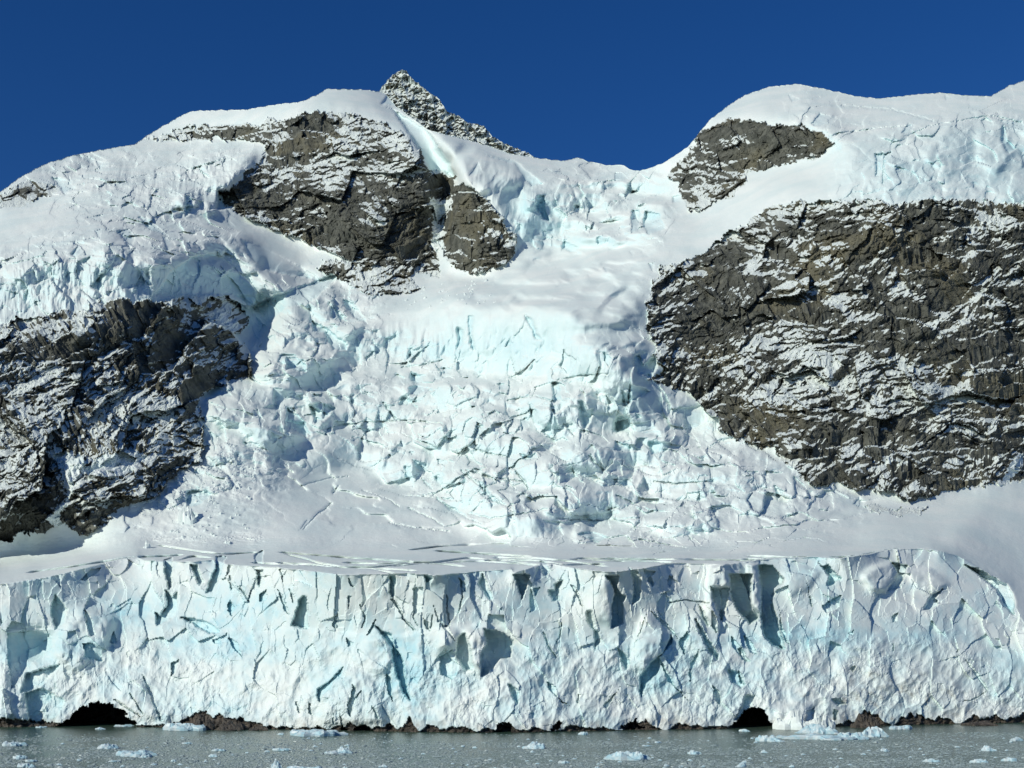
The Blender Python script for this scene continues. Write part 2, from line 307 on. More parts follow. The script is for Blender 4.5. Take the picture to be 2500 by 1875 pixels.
for s, d in (('445 485 472 500 487 747 350 715 385 640 410 520', 40), ('783 350 800 350 832 420 815 425', 14), ('1115 335 1162 340 1150 425 1138 520 1108 460', 30),
             ('1112 505 1150 520 1205 600 1225 665 1310 745 1290 755 1210 670 1180 600', 13), ('1370 325 1445 350 1400 388', 24), ('1290 430 1372 420 1352 600 1290 650', 12), ('1825 310 1860 380 1905 510 1880 525 1800 400', 22),
             ('2068 320 2192 320 2155 450 2130 515 2100 420', 44), ('1838 738 1920 760 2000 780 2062 840 2040 965 1960 972 1900 1050 1820 1115 1808 950 1862 860', 60), ('1645 800 1690 770 1735 900 1758 1055 1700 1065 1615 940', 34),
             ('990 700 1060 765 1125 790 1150 890 1205 960 1225 1060 1245 1200 1275 1305 1220 1245 1168 1100 1135 980 1130 880 1060 800', 34), ('550 1210 650 1145 755 1028 742 1100 640 1205 570 1310 550 1270', 26),
             ('825 1170 850 1200 835 1280 895 1205 890 1230 835 1330 805 1430 775 1350 810 1260', 18), ('970 1330 1000 1360 1030 1442 1005 1430', 10), ('1075 1090 1120 1120 1135 1310 1100 1250', 18),
             ('478 1305 500 1320 512 1405 488 1400', 14), ('385 1310 405 1310 425 1395 400 1390', 10), ('2025 1165 2112 1220 2100 1330 2060 1280', 22), ('670 1390 690 1480 670 1470', 9), ('725 1390 760 1510 735 1480', 12),
             ('540 1480 600 1530 560 1525', 14), ('930 790 1010 650 985 740 945 795', 16), ('770 810 830 860 790 885', 14), ('890 600 925 660 895 725 915 660', 10), ('790 480 815 490 790 600 785 540', 12),
             ('680 650 715 620 690 740 665 720', 12), ('240 430 300 520 340 650 300 600', 12), ('330 430 370 480 365 560 345 480', 12), ('1500 700 1560 720 1620 850 1560 780', 12), ('1370 660 1410 700 1425 760 1385 740', 14),
             ('1440 540 1500 690 1560 710 1480 690', 9), ('1310 580 1300 650 1340 740 1290 660', 8), ('1490 960 1600 900 1650 1040 1600 1130 1500 1100', 18), ('2200 400 2240 600 2190 620', 12), ('1640 340 1690 380 1700 460 1660 420', 12)): nt_('Q', s, d)
for s, d in (('885 335 985 335 965 420 1000 480 1035 492 1010 540 1012 700 930 738 928 560 952 480 930 400', 46), ('1055 268 1135 300 1152 370 1142 520 1080 560 1100 450 1088 350', 30), ('1172 280 1265 298 1232 340 1252 425 1210 380', 24),
             ('1370 330 1402 335 1375 425 1355 400', 16), ('1700 425 1835 425 1812 560 1775 695 1742 600 1700 500', 40), ('1835 318 2012 318 1992 500 2012 600 2065 660 2000 705 1900 600 1850 500', 70),
             ('1385 790 1395 850 1300 960 1280 1080 1200 1160 1148 1280 1150 1110 1220 1020 1330 920', 34), ('1300 985 1375 1090 1410 1180 1560 1340 1440 1220 1350 1130', 13), ('975 895 1042 950 1072 1010 1042 1065 1000 990', 24),
             ('1565 650 1625 740 1755 950 1742 985 1680 925 1600 760', 32), ('733 600 782 600 795 750 835 760 832 850 800 905 790 760 738 680', 22), ('378 218 422 238 455 290 430 345 390 310', 26),
             ('485 398 555 368 520 440 525 525 470 520 438 450 492 440', 26), ('608 395 652 428 712 575 690 560', 10), ('1600 548 1645 620 1685 735 1620 650', 20), ('1700 600 1735 640 1740 785 1695 720', 16),
             ('425 1150 495 1185 505 1270 610 1340 540 1305 440 1210', 16), ('1230 600 1300 660 1400 750 1440 820 1380 760 1280 680', 12), ('1440 850 1510 760 1530 790 1490 880 1490 950', 18), ('1900 900 1930 880 1970 960 2000 1000 1930 980', 16),
             ('1100 900 1130 800 1200 620 1170 720 1120 830', 12), ('1540 1000 1600 900 1590 960 1545 1060 1540 1170 1520 1100', 14), ('320 430 380 420 335 495', 14), ('1340 620 1350 450 1300 480 1390 500 1390 560', 6),
             ('1820 1050 1900 1080 1955 1170 1930 1200 1850 1150', 24), ('1700 1170 1760 1230 1770 1340 1730 1300', 16), ('1960 1250 2030 1260 2010 1330 1900 1450 1870 1450 1930 1350', 24), ('860 1340 960 1230 1000 1180 920 1300 890 1360', 14),
             ('670 1250 690 1250 670 1320 655 1310', 10), ('1940 790 2000 830 2050 940 1990 920', 16), ('1850 800 1930 880 1920 960 1860 880', 14)): nt_('R', s, d)
for s, d in (('160 245 272 252 352 360 342 392 282 430 270 560 300 640 330 760 372 905 270 870 200 780 182 600 192 500 170 330', 75), ('620 218 655 270 700 238 745 310 805 352 720 412 690 405 712 340', 32), ('1188 228 1312 250 1292 340 1230 432 1155 455 1200 380 1240 320', 34),
             ('1435 595 1500 480 1605 428 1530 500 1548 550 1490 605', 26), ('1750 245 1900 298 2080 405 2135 500 2138 640 2060 570 2000 440 1870 330', 44), ('655 565 740 510 805 475 785 580 685 625', 16), ('1190 650 1240 610 1230 690 1200 690', 14),
             ('330 600 345 700 400 860 370 840 330 740', 14), ('540 380 560 500 590 580 560 560', 12), ('1750 970 1850 1080 1940 1215 1920 1215 1830 1090', 8), ('870 1050 915 1025 890 1080', 14), ('850 780 905 740 880 795', 10), ('1690 920 1710 890 1700 935', 10),
             ('1200 850 1215 910 1200 920', 10), ('730 1290 790 1280 835 1320 780 1335', 24), ('1700 1300 1800 1290 1930 1220 1820 1300', 8), ('540 1380 590 1350 600 1430 530 1475', 20), ('740 1350 780 1380 760 1440 740 1450', 18), ('0 1050 40 1100 60 1180 20 1160', 14)): nt_('S', s, d)
# icefall, hanging glaciers (shaded sides of towers)
for s, d in (('795 540 850 570 905 565 870 600 840 630 800 600', 26), ('780 650 870 635 955 665 880 680 860 700 800 690', 24), ('720 755 745 705 790 720 850 742 780 760', 26), ('1010 520 1065 530 1050 555 1010 560', 16), ('1355 620 1420 630 1440 650 1370 665', 18),
             ('1705 615 1752 612 1760 730 1718 738', 30), ('1875 735 1910 735 1935 800 1975 785 1945 880 1910 945 1890 850', 34), ('1700 790 1720 790 1740 880 1760 900 1700 970 1640 930 1690 870', 18), ('1850 880 1740 950 1700 970 1780 880', 12),
             ('1500 1075 1550 1085 1600 1072 1610 1105 1540 1115', 26), ('810 1108 900 1140 890 1195 850 1185 820 1150', 26), ('755 1150 800 1150 795 1250 765 1235', 22), ('970 1110 1030 1120 1025 1150 975 1140', 16), ('950 1215 980 1230 1005 1280 970 1270', 20),
             ('1240 885 1258 900 1225 1010 1228 1060 1205 1010 1205 960', 18), ('1120 1180 1200 1230 1260 1260 1310 1330 1370 1400 1330 1385 1270 1330 1230 1250', 17), ('945 1320 1000 1385 1080 1430 1160 1480 1270 1530 1150 1490 1040 1430 970 1370', 14),
             ('1220 1310 1300 1340 1370 1400 1280 1360', 14), ('1475 1190 1530 1240 1550 1300 1520 1260', 10), ('280 1390 270 1420 200 1475 250 1420', 10), ('125 1500 150 1490 130 1530 75 1575', 10), ('300 1290 330 1290 300 1340 290 1320', 10),
             ('240 745 315 780 250 850 180 880 190 840 235 850', 30), ('0 780 60 820 120 870 130 970 70 930 0 900', 46), ('0 450 60 460 125 500 130 545 60 520 0 530', 40), ('160 220 250 260 300 300 390 370 385 410 300 405 250 300 170 280', 46),
             ('280 120 390 200 340 220 290 200', 24), ('360 80 420 100 480 170 520 240 440 200 390 150', 26), ('1870 1590 1950 1570 2070 1610 2000 1650 1930 1620', 34), ('1090 255 1140 280 1130 380 1085 420 1105 340', 24), ('1165 185 1200 190 1195 310 1215 410 1190 400 1170 280', 26),
             ('1530 180 1590 210 1600 290 1645 350 1600 330 1560 240', 24), ('1440 320 1450 370 1400 390', 16), ('500 460 560 415 610 430 540 445 520 490', 16), ('780 430 825 440 790 455', 14), ('1250 820 1265 820 1270 845', 10), ('1500 860 1545 840 1560 900 1510 930', 18),
             ('2110 1000 2212 990 2212 1045 2140 1050', 24), ('2110 870 2200 850 2212 930 2120 935', 28), ('1950 1060 2000 1160 1960 1120', 14), ('2120 1260 2212 1230 2212 1300', 20), ('1380 930 1470 940 1470 965', 14), ('2040 420 2090 460 2070 520 2050 480', 18),
             ('620 745 700 855 650 800', 8), ('2150 660 2212 700 2212 750 2160 740', 18), ('240 930 290 900 280 950 250 960', 16), ('420 955 510 980 430 990', 12), ('780 1060 820 1060 810 1085', 12)): nt_('G', s, d)
for s, d in (('950 610 1060 610 1155 670 1160 740 1120 800 1060 700 960 690', 0), ('1240 860 1290 865 1290 960 1325 1030 1280 1010 1235 940', 44), ('1850 960 1900 955 1900 1080 1850 1100', 24), ('1940 960 2020 980 2065 1080 1950 1110 1920 1050', 30), ('1480 920 1540 940 1520 980 1480 970', 20),
             ('1550 1050 1600 1080 1560 1090', 14), ('1410 1160 1460 1170 1520 1200 1480 1225 1400 1210', 24), ('1620 1130 1680 1110 1750 1160 1640 1190', 20), ('1740 720 1780 710 1830 760 1740 765', 18), ('2110 870 2180 860 2180 910 2115 910', 22), ('300 200 340 280 240 275', 26),
             ('860 650 890 720 800 740', 16), ('1660 1320 1740 1335 1690 1355', 16), ('1010 520 1020 640 1110 820 1080 800 1010 700', 0), ('1960 1300 2000 1290 1985 1350', 16), ('770 770 850 830 900 880 870 870', 0), ('1830 1220 1880 1225 1850 1250', 12),
             ('270 280 540 450 700 690 730 770 640 700 560 720 520 620 430 480 330 330', 70), ('900 600 1100 640 1280 790 1210 800 1160 760 1100 660', 26)): 
    if d: nt_('C', s, d)
for s, d in (('620 640 720 650 750 680 640 690', 16), ('500 600 600 620 620 680 560 640', 20), ('1110 705 1150 710 1130 760', 14), ('1280 680 1330 700 1290 720', 14), ('1190 860 1260 870 1220 980 1195 1000', 30), ('1400 830 1510 840 1500 940 1400 950', 60), ('890 1000 940 1000 1080 1120 1020 1100 960 1080', 30),
             ('750 1090 830 1080 870 1130 840 1210 800 1150', 34), ('610 1090 650 1080 640 1140', 18), ('460 1240 500 1180 540 1210 490 1260', 26), ('520 1280 590 1250 590 1290 540 1300', 20), ('1050 1120 1110 1150 1130 1200 1070 1220', 24), ('330 740 420 760 500 820 420 860 380 800', 24),
             ('150 1530 180 1460 195 1480 170 1560', 22), ('580 1450 640 1380 690 1330 640 1480', 28), ('870 1440 910 1370 890 1460', 18), ('1000 1500 1100 1350 1250 1250 1400 1230 1560 1370 1650 1350 1750 1500 1700 1640 1500 1500 1300 1500 1100 1510', 30), ('1550 1140 1700 1200 1900 1300 2100 1420 1900 1380 1700 1340 1600 1250', 24),
             ('220 1550 260 1530 270 1600', 14), ('440 720 470 780 440 800', 14), ('1440 600 1480 610 1450 630', 10), ('560 1000 700 980 780 1000 650 1030', 16), ('440 940 560 930 620 950 480 960', 12), ('330 1360 370 1370 350 1450', 14)): nt_('B', s, d, .7)
for s, d in (('1440 60 1600 140 1760 60 2212 -100 2000 100 1850 130 1760 200 1700 300 1600 420 1500 300 1600 250', 34), ('1880 430 1960 480 1970 550 1900 540 1780 480 1800 440', 30), ('1950 870 2000 960 1900 900 1830 860', 26), ('1990 760 2060 740 2150 790 2100 840 2030 880', 28), ('1650 780 1700 860 1680 920', 16), ('1740 930 1810 970 1750 1010', 18),
             ('1400 640 1500 700 1330 720 1270 700', 30), ('1560 1000 1640 1000 1740 1065 1600 1040', 16), ('1200 1320 1310 1300 1370 1330 1290 1400 1200 1420', 34), ('1240 1450 1310 1490 1220 1530', 24), ('1090 1250 1150 1160 1230 1130', 0), ('1350 930 1400 960 1380 1060', 14)):
    if d: nt_('E', s, d)
for s, d in (('100 560 130 540 160 600 220 550 230 600 200 670 120 640', 50), ('60 870 100 900 60 960 0 950 20 880', 30), ('0 1010 160 1060 60 1070 0 1060', 18), ('180 1010 310 1020 280 1070 200 1080', 26), ('700 1170 780 1180 740 1200', 18), ('80 700 190 740 130 780 70 810', 30), ('860 1240 910 1280 880 1340', 18), ('1320 1310 1350 1340 1340 1370 1290 1350', 16), ('110 850 150 880 120 890', 18), ('390 1510 480 1580 440 1580', 10)): nt_('I', s, d)
for s, d in (('1060 340 1110 280 1200 300 1190 330 1100 350', 22), ('940 180 1000 200 960 220', 16), ('1410 500 1500 490 1430 620 1410 620', 18), ('2100 330 2120 420 2170 470 2130 500 2090 430', 34), ('1590 330 1620 340 1600 390 1550 390', 20), ('1780 180 1830 200 1790 210', 14), ('2060 310 2200 330 2212 350 2100 330', 14)): nt_('D', s, d)
nx = uu+2.2*fbm(uu/14, vv/14, 3, 101)+.5*fbm(uu/4, vv/4, 2, 103); ny = vv+2.2*fbm(uu/14, vv/14, 3, 105)+.5*fbm(uu/4, vv/4, 2, 107)
notch = np.zeros(uu.shape, f4)
for P_, d, r in N:
    xs = [q[0] for q in P_]; ys = [q[1] for q in P_]
    i0 = max(0, int((min(xs)-12-U[0])/STEP)); i1 = min(NU, int((max(xs)+12-U[0])/STEP)+2)
    j0 = max(0, int(np.searchsorted(V, min(ys)-12))-1); j1 = min(NV, int(np.searchsorted(V, max(ys)+12))+2)
    if i1 <= i0 or j1 <= j0: continue
    sl = (slice(j0, j1), slice(i0, i1))
    m = inpoly(nx[sl], ny[sl], P_).astype(f4)
    if d >= 20: m = .5*m+.5*box1(box1(m, 1, 1), 1, 0)
    # ramp: deepest at the left side of each row, shallower to the right
    c = np.cumsum(m, axis=1); tot = np.maximum(c[:, -1:], 1)
    rr = 1-r*np.clip(c/tot, 0, 1)
    notch[sl] += m*rr*d*(1.5 if min(ys) > 1330 else 1.2)
dl += notch

# ---------------------------------------------------------------- traced towers and swells standing forward of the slope
HUMP = [('K', x, d, r) for x, d, r in (('220 440 260 400 330 300 420 250 480 300 560 370 630 430 560 500 460 520 470 600 400 630 260 560', 44, 9), ('20 650 150 620 280 690 360 720 460 800 300 870 180 760 60 740', 36, 8),
    ('20 900 60 760 130 780 300 880 200 900 60 910', 30, 7), ('470 190 560 140 640 250 720 320 640 380 520 310 470 230', 34, 5), ('470 750 540 670 580 690 540 760 490 790', 26, 5), ('1480 1110 1560 1060 1680 1045 1800 1070 1830 1120 1700 1150 1500 1150', 20, 8),
    ('1030 955 1160 1000 1250 1010 1220 1045 1080 1020', 10, 4), ('1060 1060 1200 1040 1280 1080 1250 1112 1100 1095', 12, 5), ('840 590 880 530 910 525 930 600 890 625', 24, 3), ('1220 610 1235 580 1290 590 1290 625', 18, 3), ('1740 520 1790 470 1880 560 1890 640 1800 660 1750 600', 34, 5),
    ('1000 760 1060 750 1070 870 1000 850', 14, 2), ('1200 755 1290 770 1300 860 1200 870', 14, 3), ('1620 1190 1660 1170 1700 1260 1620 1270', 22, 3), ('900 905 930 905 920 990 890 980', 16, 2), ('1560 860 1700 850 1780 900 1760 950 1640 950 1570 920', 22, 6), ('1370 920 1500 910 1560 960 1540 1010 1450 1010 1390 970', 18, 6),
    ('1960 760 2040 730 2100 800 2020 840', 18, 5), ('330 240 370 200 420 220 400 280', 18, 4), ('620 620 680 600 720 650 660 670', 14, 4), ('1440 680 1550 660 1560 770 1480 760', 16, 3))] + \
    [('B', x, d, r) for x, d, r in (('400 700 470 610 560 640 620 740 500 770 400 750', 22, 4), ('620 680 760 650 820 720 760 760 640 750', 20, 4), ('960 750 1100 700 1300 560 1420 520 1600 540 1660 600 1560 740 1450 820 1200 790 1000 760', 26, 7), ('820 860 960 780 1100 760 1260 800 1300 900 1150 930 950 900', 22, 6),
    ('1120 880 1180 840 1300 900 1400 880 1380 980 1200 1000', 24, 4), ('640 1130 740 1090 860 1200 800 1380 620 1280', 20, 6), ('860 1180 960 1080 1060 1200 1000 1350 880 1330', 24, 6), ('480 780 620 740 700 800 600 850 500 840', 16, 4), ('0 940 400 950 800 1000 1000 1100 600 1150 0 1100', 14, 9),
    ('1300 560 1400 640 1340 720 1220 650', 12, 3), ('1420 1110 1560 1100 1700 1260 1650 1340 1500 1260', 22, 4))] + \
    [('C', x, d, r) for x, d, r in (('560 540 620 490 760 520 700 640 600 590', 24, 4), ('700 650 850 560 1000 640 1140 720 1150 800 1000 820 850 860 740 760', 30, 5), ('1150 830 1290 850 1230 950 1160 960', 22, 3), ('1310 900 1440 880 1500 960 1400 1000', 16, 4), ('1560 920 1700 900 1780 980 1640 1020', 16, 4), ('1600 780 1740 680 1830 700 1800 780', 14, 4), ('1780 1000 1850 940 1880 1080 1800 1110', 20, 3))] + \
    [('D', x, d, r) for x, d, r in (('1430 690 1480 490 1700 440 1800 600 1600 710', 16, 10), ('1660 500 1800 330 1930 325 1900 560 1780 620', 18, 7), ('1960 380 2100 350 2150 500 2060 620 1980 540', 22, 5), ('2050 700 2212 640 2400 700 2300 760 2050 750', 14, 6), ('940 190 1040 160 1200 260 1180 320 1060 290', 14, 5), ('1060 330 1200 320 1300 420 1180 450 1080 380', 12, 4), ('1540 340 1610 330 1600 390 1540 390', 14, 3))] + \
    [('S', x, d, r) for x, d, r in (('960 330 1060 260 1190 230 1240 330 1160 440 1060 480', 22, 4), ('1300 300 1480 280 1640 400 1500 480 1380 420', 16, 5), ('90 240 160 240 170 400 190 640 100 560', 26, 2), ('350 300 500 260 640 300 560 420 400 500', 12, 6), ('300 1350 540 1330 600 1480 300 1500', 16, 4))] + \
    [('R', x, d, r) for x, d, r in (('1680 420 1700 270 1810 240 1840 400 1830 430', 30, 2), ('1680 440 1740 620 1760 760 1700 700 1640 640', 14, 3), ('1180 620 1390 790 1300 960 1160 1080 1080 1000 1120 800', 16, 5), ('1560 640 1720 900 1740 1000 1600 1000 1500 760', 12, 5), ('880 340 930 520 930 720 840 680 760 600 800 400', 14, 4))] + \
    [('Q', x, d, r) for x, d, r in (('560 1220 750 1030 900 1080 1000 1180 1080 1460 800 1480 600 1480', 16, 6), ('1000 710 1140 880 1140 1000 1000 1100 860 1000 900 820', 14, 7), ('1690 760 1850 750 1860 860 1810 1100 1740 1000', 20, 3), ('1500 740 1640 780 1600 900 1480 900', 16, 5))] + \
    [('P', x, d, r) for x, d, r in (('640 580 900 640 800 900 560 1080 400 900 500 700', 22, 8), ('0 1000 100 1200 200 1100 180 1450 0 1450', 14, 6), ('1060 1100 1240 1450 1000 1400 900 1250 980 1160', 10, 5))]
hump = np.zeros(uu.shape, f4)
for fk, x, d, r in HUMP:
    P_ = T(fk, x); xs = [a_[0] for a_ in P_]; ys = [a_[1] for a_ in P_]; pad = 6*r+12
    i0 = max(0, int((min(xs)-pad-U[0])/STEP)); i1 = min(NU, int((max(xs)+pad-U[0])/STEP)+2)
    j0 = max(0, int(np.searchsorted(V, min(ys)-pad))-1); j1 = min(NV, int(np.searchsorted(V, max(ys)+pad))+2)
    sl = (slice(j0, j1), slice(i0, i1)); m = inpoly(nx[sl], ny[sl], P_).astype(f4)
    k_ = r*2/STEP; hump[sl] -= d*(.6*blur(m, k_)+.4*blur(m, max(k_/2.5, .8)))*1.9
dl += hump*(.9+.1*fbm(uu/26, vv/26, 2, 109))
CRK = [('K', x, w_) for x, w_ in (('1130 955 1200 1010 1250 1060 1330 1110', 3), ('1010 1060 1060 1100 1150 1150', 3), ('960 990 1000 1030', 3), ('600 1020 575 1050', 3), ('570 1095 500 1150 450 1205', 3), ('790 660 830 710 850 735', 3), ('1360 950 1400 1000 1420 1035', 2.5), ('1680 890 1740 950', 3), ('860 1060 1000 1070 1100 1080', 2), ('900 1115 1000 1160 1050 1190', 2),
    ('1430 700 1445 745', 3), ('640 980 560 985 440 1020', 1.6), ('1150 950 1260 985 1400 1000', 2), ('1160 1140 1260 1160 1400 1140 1500 1120', 2), ('700 1040 820 1080 860 1110', 1.6), ('820 1180 920 1200 1080 1220', 2), ('1190 860 1250 880 1330 890', 2), ('1800 1060 1880 1100 1960 1130', 2.5), ('1960 1000 2060 1010 2200 1000', 2), ('1540 1160 1700 1170 1900 1160', 2), ('1900 1250 2000 1270 2100 1290', 2))] + \
    [('G', x, w_) for x, w_ in (('1740 600 1900 570 2060 560', 2), ('740 520 900 500 1000 470', 2), ('1420 730 1600 700 1720 740', 2), ('300 900 500 870 800 860 1000 880', 2))] + \
    [('D', x, w_) for x, w_ in (('1230 240 1500 260 1720 320', 3), ('1200 390 1450 360 1600 350', 3), ('1450 660 1460 500 1490 490', 2), ('1590 400 1700 350 2030 295 2200 330', 3))] + \
    [('R', x, w_) for x, w_ in (('1690 420 1840 430', 2), ('1370 540 1500 520 1680 545', 1.5), ('500 860 530 780 540 700', 1.5), ('400 770 440 880 500 960', 2))] + \
    [('Q', x, w_) for x, w_ in (('1550 480 1555 600 1570 720', 1.6), ('1430 740 1440 640', 1.6), ('880 560 925 650 900 730', 2), ('1660 360 1670 500 1640 620', 1.6))] + \
    [('P', x, w_) for x, w_ in (('1850 430 1920 530', 2), ('1770 340 1790 440', 2), ('1000 1240 1100 1400', 1.6), ('880 1290 980 1350 1080 1420', 1.6))]
ck = np.zeros(uu.shape, f4)
for fk, x, w_ in CRK:
    P_ = T(fk, x)
    for (x1, y1), (x2, y2) in zip(P_[:-1], P_[1:]):
        i0 = max(0, int((min(x1, x2)-14-U[0])/STEP)); i1 = min(NU, int((max(x1, x2)+14-U[0])/STEP)+2)
        j0 = max(0, int(np.searchsorted(V, min(y1, y2)-14))-1); j1 = min(NV, int(np.searchsorted(V, max(y1, y2)+14))+2)
        if i1 <= i0 or j1 <= j0: continue
        sl = (slice(j0, j1), slice(i0, i1)); ax = nx[sl]-x1; ay = ny[sl]-y1; dx, dy = x2-x1, y2-y1
        tt = np.clip((ax*dx+ay*dy)/(dx*dx+dy*dy), 0, 1); dd = np.hypot(ax-tt*dx, ay-tt*dy)
        ck[sl] = np.maximum(ck[sl], (1-sstep(w_*.5, w_*.5+1.6, dd)))
dl += 13*ck

# ---------------------------------------------------------------- ice relief
fr = isfront
bx = uu+10*fbm(uu/70, b/70, 2, 111)+4*fbm(uu/17, b/17, 3, 112); by = b+10*fbm(uu/70, b/70, 2, 113)+4*fbm(uu/17, b/17, 3, 114)
ice_c = np.clip(np.maximum(np.maximum(chaos, ulc), urc*.7), 0, 1)
upper = sstep(.40, .62, up(hf)+.12*fbm(uu/60, vv/60, 2, 15))*fr
lower = fr*(1-upper)
b2x = uu+14*fbm(uu/120, b/120, 2, 115)+.8*fbm(uu/8, b/8, 2, 116); b2y = b+14*fbm(uu/120, b/120, 2, 117)
A1, e1 = facets(b2x/52, b2y/120, 121, 1.5); A2, e2 = facets(b2x/21+.2*A1, b2y/40, 131, 1.9); A3, e3 = facets(bx/8.5, by/11, 141, 1.3)
dl += upper*(A1*11+A2*4*sstep(-.4, .4, fbm(uu/80, vv/60, 2, 147))+A3*1.0*sstep(-.2, .5, fbm(uu/50, vv/40, 2, 149)))
dl -= upper*0
L1 = ridged((uu+.45*vv)/55, (vv-.3*uu)/95, 4, 151); L2 = fbm(uu/16, vv/22, 4, 155, .6)
e_l = (1-sstep(.015, .06, e1))*sstep(.1, .4, perlin(uu/50, vv/70, 151))
rg = .65*sstep(-.5, .4, fbm(uu/110, vv/70, 3, 157))
dl += lower*(-8*ridged((uu+.3*vv)/85, (vv-.2*uu)/110, 3, 159)-rg*2.4*L1+(1.0+1.9*rg)*L2+A1*5+rg*(A2*3+A3*1.4))
# icefall
C1, c1 = facets(b2x/62, b2y/115, 161, 1.3); C2, c2 = facets(b2x/27, b2y/58, 171, 1.5); C3, c3 = facets(bx/11, by/22, 181, 1.3)
cn = fbm(uu/80, by/130, 3, 191)
cm = ice_c*sstep(-.25, .5, cn+.35*(fbm(uu/25, by/50, 2, 197)))
cm2 = .75*ice_c*sstep(.05, .5, fbm(uu/60, by/120, 3, 193))
gap = (1-sstep(.03, .12, c1))*sstep(-.25, .3, perlin(uu/40, by/80, 199)); gap2 = (1-sstep(.04, .16, c2))*sstep(-.1, .4, perlin(uu/30, by/60, 198))
dl += ice_c*(C1*24+2*gap)+cm*(C2*19+2*gap2+3*L2)+cm2*C3*5.5-ice_c*13*ridged(bx/130, by/190, 3, 195)
SW, swe = facets((uu+.5*by)/150+.25*fbm(uu/70, b/90, 2, 187), (by-.5*uu)/170, 183, 1.6)
swm = up(blur(inpoly(CU, CV, T('A', '700 960 1000 900 1500 850 1900 1090 1750 1160 1500 1180 1000 1170 700 1140 560 1060')).astype(f4), 3))
dl += swm*(20*SW+6*(1-sstep(.02, .09, swe))*sstep(-.2, .3, perlin(uu/60, by/90, 189)))*(1-fr)+ulc*(1-fr)*(1-rock)*(12*SW)
# fluted, bulging ice walls
FLUTE = [T('B', '-400 1180 0 1180 400 1260 800 1330 1200 1330 1350 1450 1150 1530 900 1540 600 1540 300 1640 0 1700 -400 1700'), T('G', '400 410 560 290 800 230 1100 180 1400 180 1700 190 1750 350 1400 400 1100 440 900 480 500 400'),
         T('C', '760 700 880 600 1000 640 1150 740 1290 860 1240 1000 1180 1100 1080 1120 1000 980 860 860'), T('B', '560 700 700 640 820 700 1100 700 1400 540 1640 560 1560 760 1300 900 900 860 600 820')]
fl = np.zeros(uu.shape, f4)
for P_ in FLUTE: fl = np.maximum(fl, up(blur(inpoly(CU, CV, P_).astype(f4), 1)))
dl += fl*(1-rock)*(-11*ridged((uu+.2*vv)/46+.4*perlin(uu/50, vv/60, 241), vv/150, 3, 243)-3.5*ridged(uu/13, vv/70, 2, 245)+6*A1)
# long crevasses on smoother snow
cr = ridged(bx/180, by/85, 1, 201)
crm = sstep(.93, .985, cr)*sstep(-.1, .3, fbm(uu/90, vv/40, 2, 205))*(1-fr)*(1-rock)
dl += crm*7*np.clip(fallmask+ice_c, 0, 1)
# gentle snow relief everywhere
dl += (1-fr)*(1-rock)*(7*fbm(bx/230, by/260, 2, 209)+3.6*fbm(bx/90, by/130, 4, 211)+1.1*fbm(uu/28, by/120, 2, 213)+.3*fbm(uu/9, by/20, 3, 215))
# rubble of avalanche debris at the foot of the left cliff and below the plateau
deb = up(blur(inpoly(CU, CV, T('A', '300 1150 430 1030 480 980 620 990 640 1060 560 1180 350 1175')).astype(f4), 2))+.6*up(blur(inpoly(CU, CV, T('A', '850 640 920 600 1060 620 1000 670 880 680')).astype(f4), 2))
D1, _ = facets(uu/6.5, by/6.5, 221, 1.2); dl += deb*(D1*4.5*sstep(-.2, .5, fbm(uu/30, vv/30, 2, 225))-6*ridged(bx/60, by/40, 3, 227))
# drifted snow rounds the edges of everything above the front
soft = blur(dl, 1, 1); sf = (1-fr)*(.32+.45*(1-np.clip(ice_c, 0, 1)))*(1-np.clip(15*ck, 0, 1)*.5)*((V < 1310) | (V > 1410))[:, None]
dl = dl*(1-sf)+soft*sf+(1-fr)*(1-rock)*np.clip(ice_c, 0, 1)*(1.3*fbm(uu/11, by/22, 3, 217))*sstep(-.3, .4, fbm(uu/50, by/90, 2, 219))
# ---------------------------------------------------------------- rock relief
def stair(t, sharp=.3):
    k = np.floor(t); x = t-k; return k+sstep(1-sharp, 1, x)-t
def rockrel(dip, sc=1.0, s=300, amp=1.0):
    c, q = math.cos(radians(dip)), math.sin(radians(dip))
    wx_ = uu+9*fbm(uu/40, vv/40, 3, s); 
    st = (-(vv)*c-uu*q)/sc+20*fbm(uu/230, vv/150, 3, s+5)+4*fbm(uu/24, vv/16, 3, s+9)
    al = (uu*c-vv*q)/sc
    J0, _ = facets(al/150, st/95, s+15, 1.1); J1, j1 = facets(al/70, st/36, s+11, 1.0); st = st+60*J0+20*J1; J2, j2 = facets(al/26+.3*J1, st/15, s+21, 1.2); J3, j3 = facets(al/10, st/6.5, s+31, 1.3)
    g1 = .25+.85*sstep(-.35, .35, perlin(al/110, st/60, s+41)); g2 = .1+1.0*sstep(-.2, .35, perlin(al/45, st/26, s+43)+.4*perlin(al/170, st/120, s+45)); g3 = sstep(-.3, .3, perlin(al/60, st/40, s+47))
    r = 22*stair(st/52+.3*J1, .3)*g1+11*stair(st/21+.8*J2, .35)*g2+4.2*g3*stair(st/8.5+.8*J3, .4)+46*J0
    r = r+20*J1+9*J2+3.4*J3-7*ridged(al/45, st/70, 4, s+51, .55)
    return r*sc*amp
rsm = {k: np.clip(v, 0, 1) for k, v in RM.items()}
def addrock(m, r):
    global dl
    j = np.where(m.max(1) > 0)[0]; i = np.where(m.max(0) > 0)[0]
    dl = dl+m*r
rsp = sstep(-60, 60, uu-1880+60*fbm(uu/60, vv/60, 2, 345)-.25*(vv-900)); rsp = rsp*(1-sstep(.0, .25, perlin(uu/170, vv/150, 347))*.8)
addrock(RM['right'], rockrel(4, 1.0, 300, .85)*rsp+rockrel(38, .9, 350, .9)*(1-rsp))
addrock(RM['left'], rockrel(33, 1.25, 400, .95))
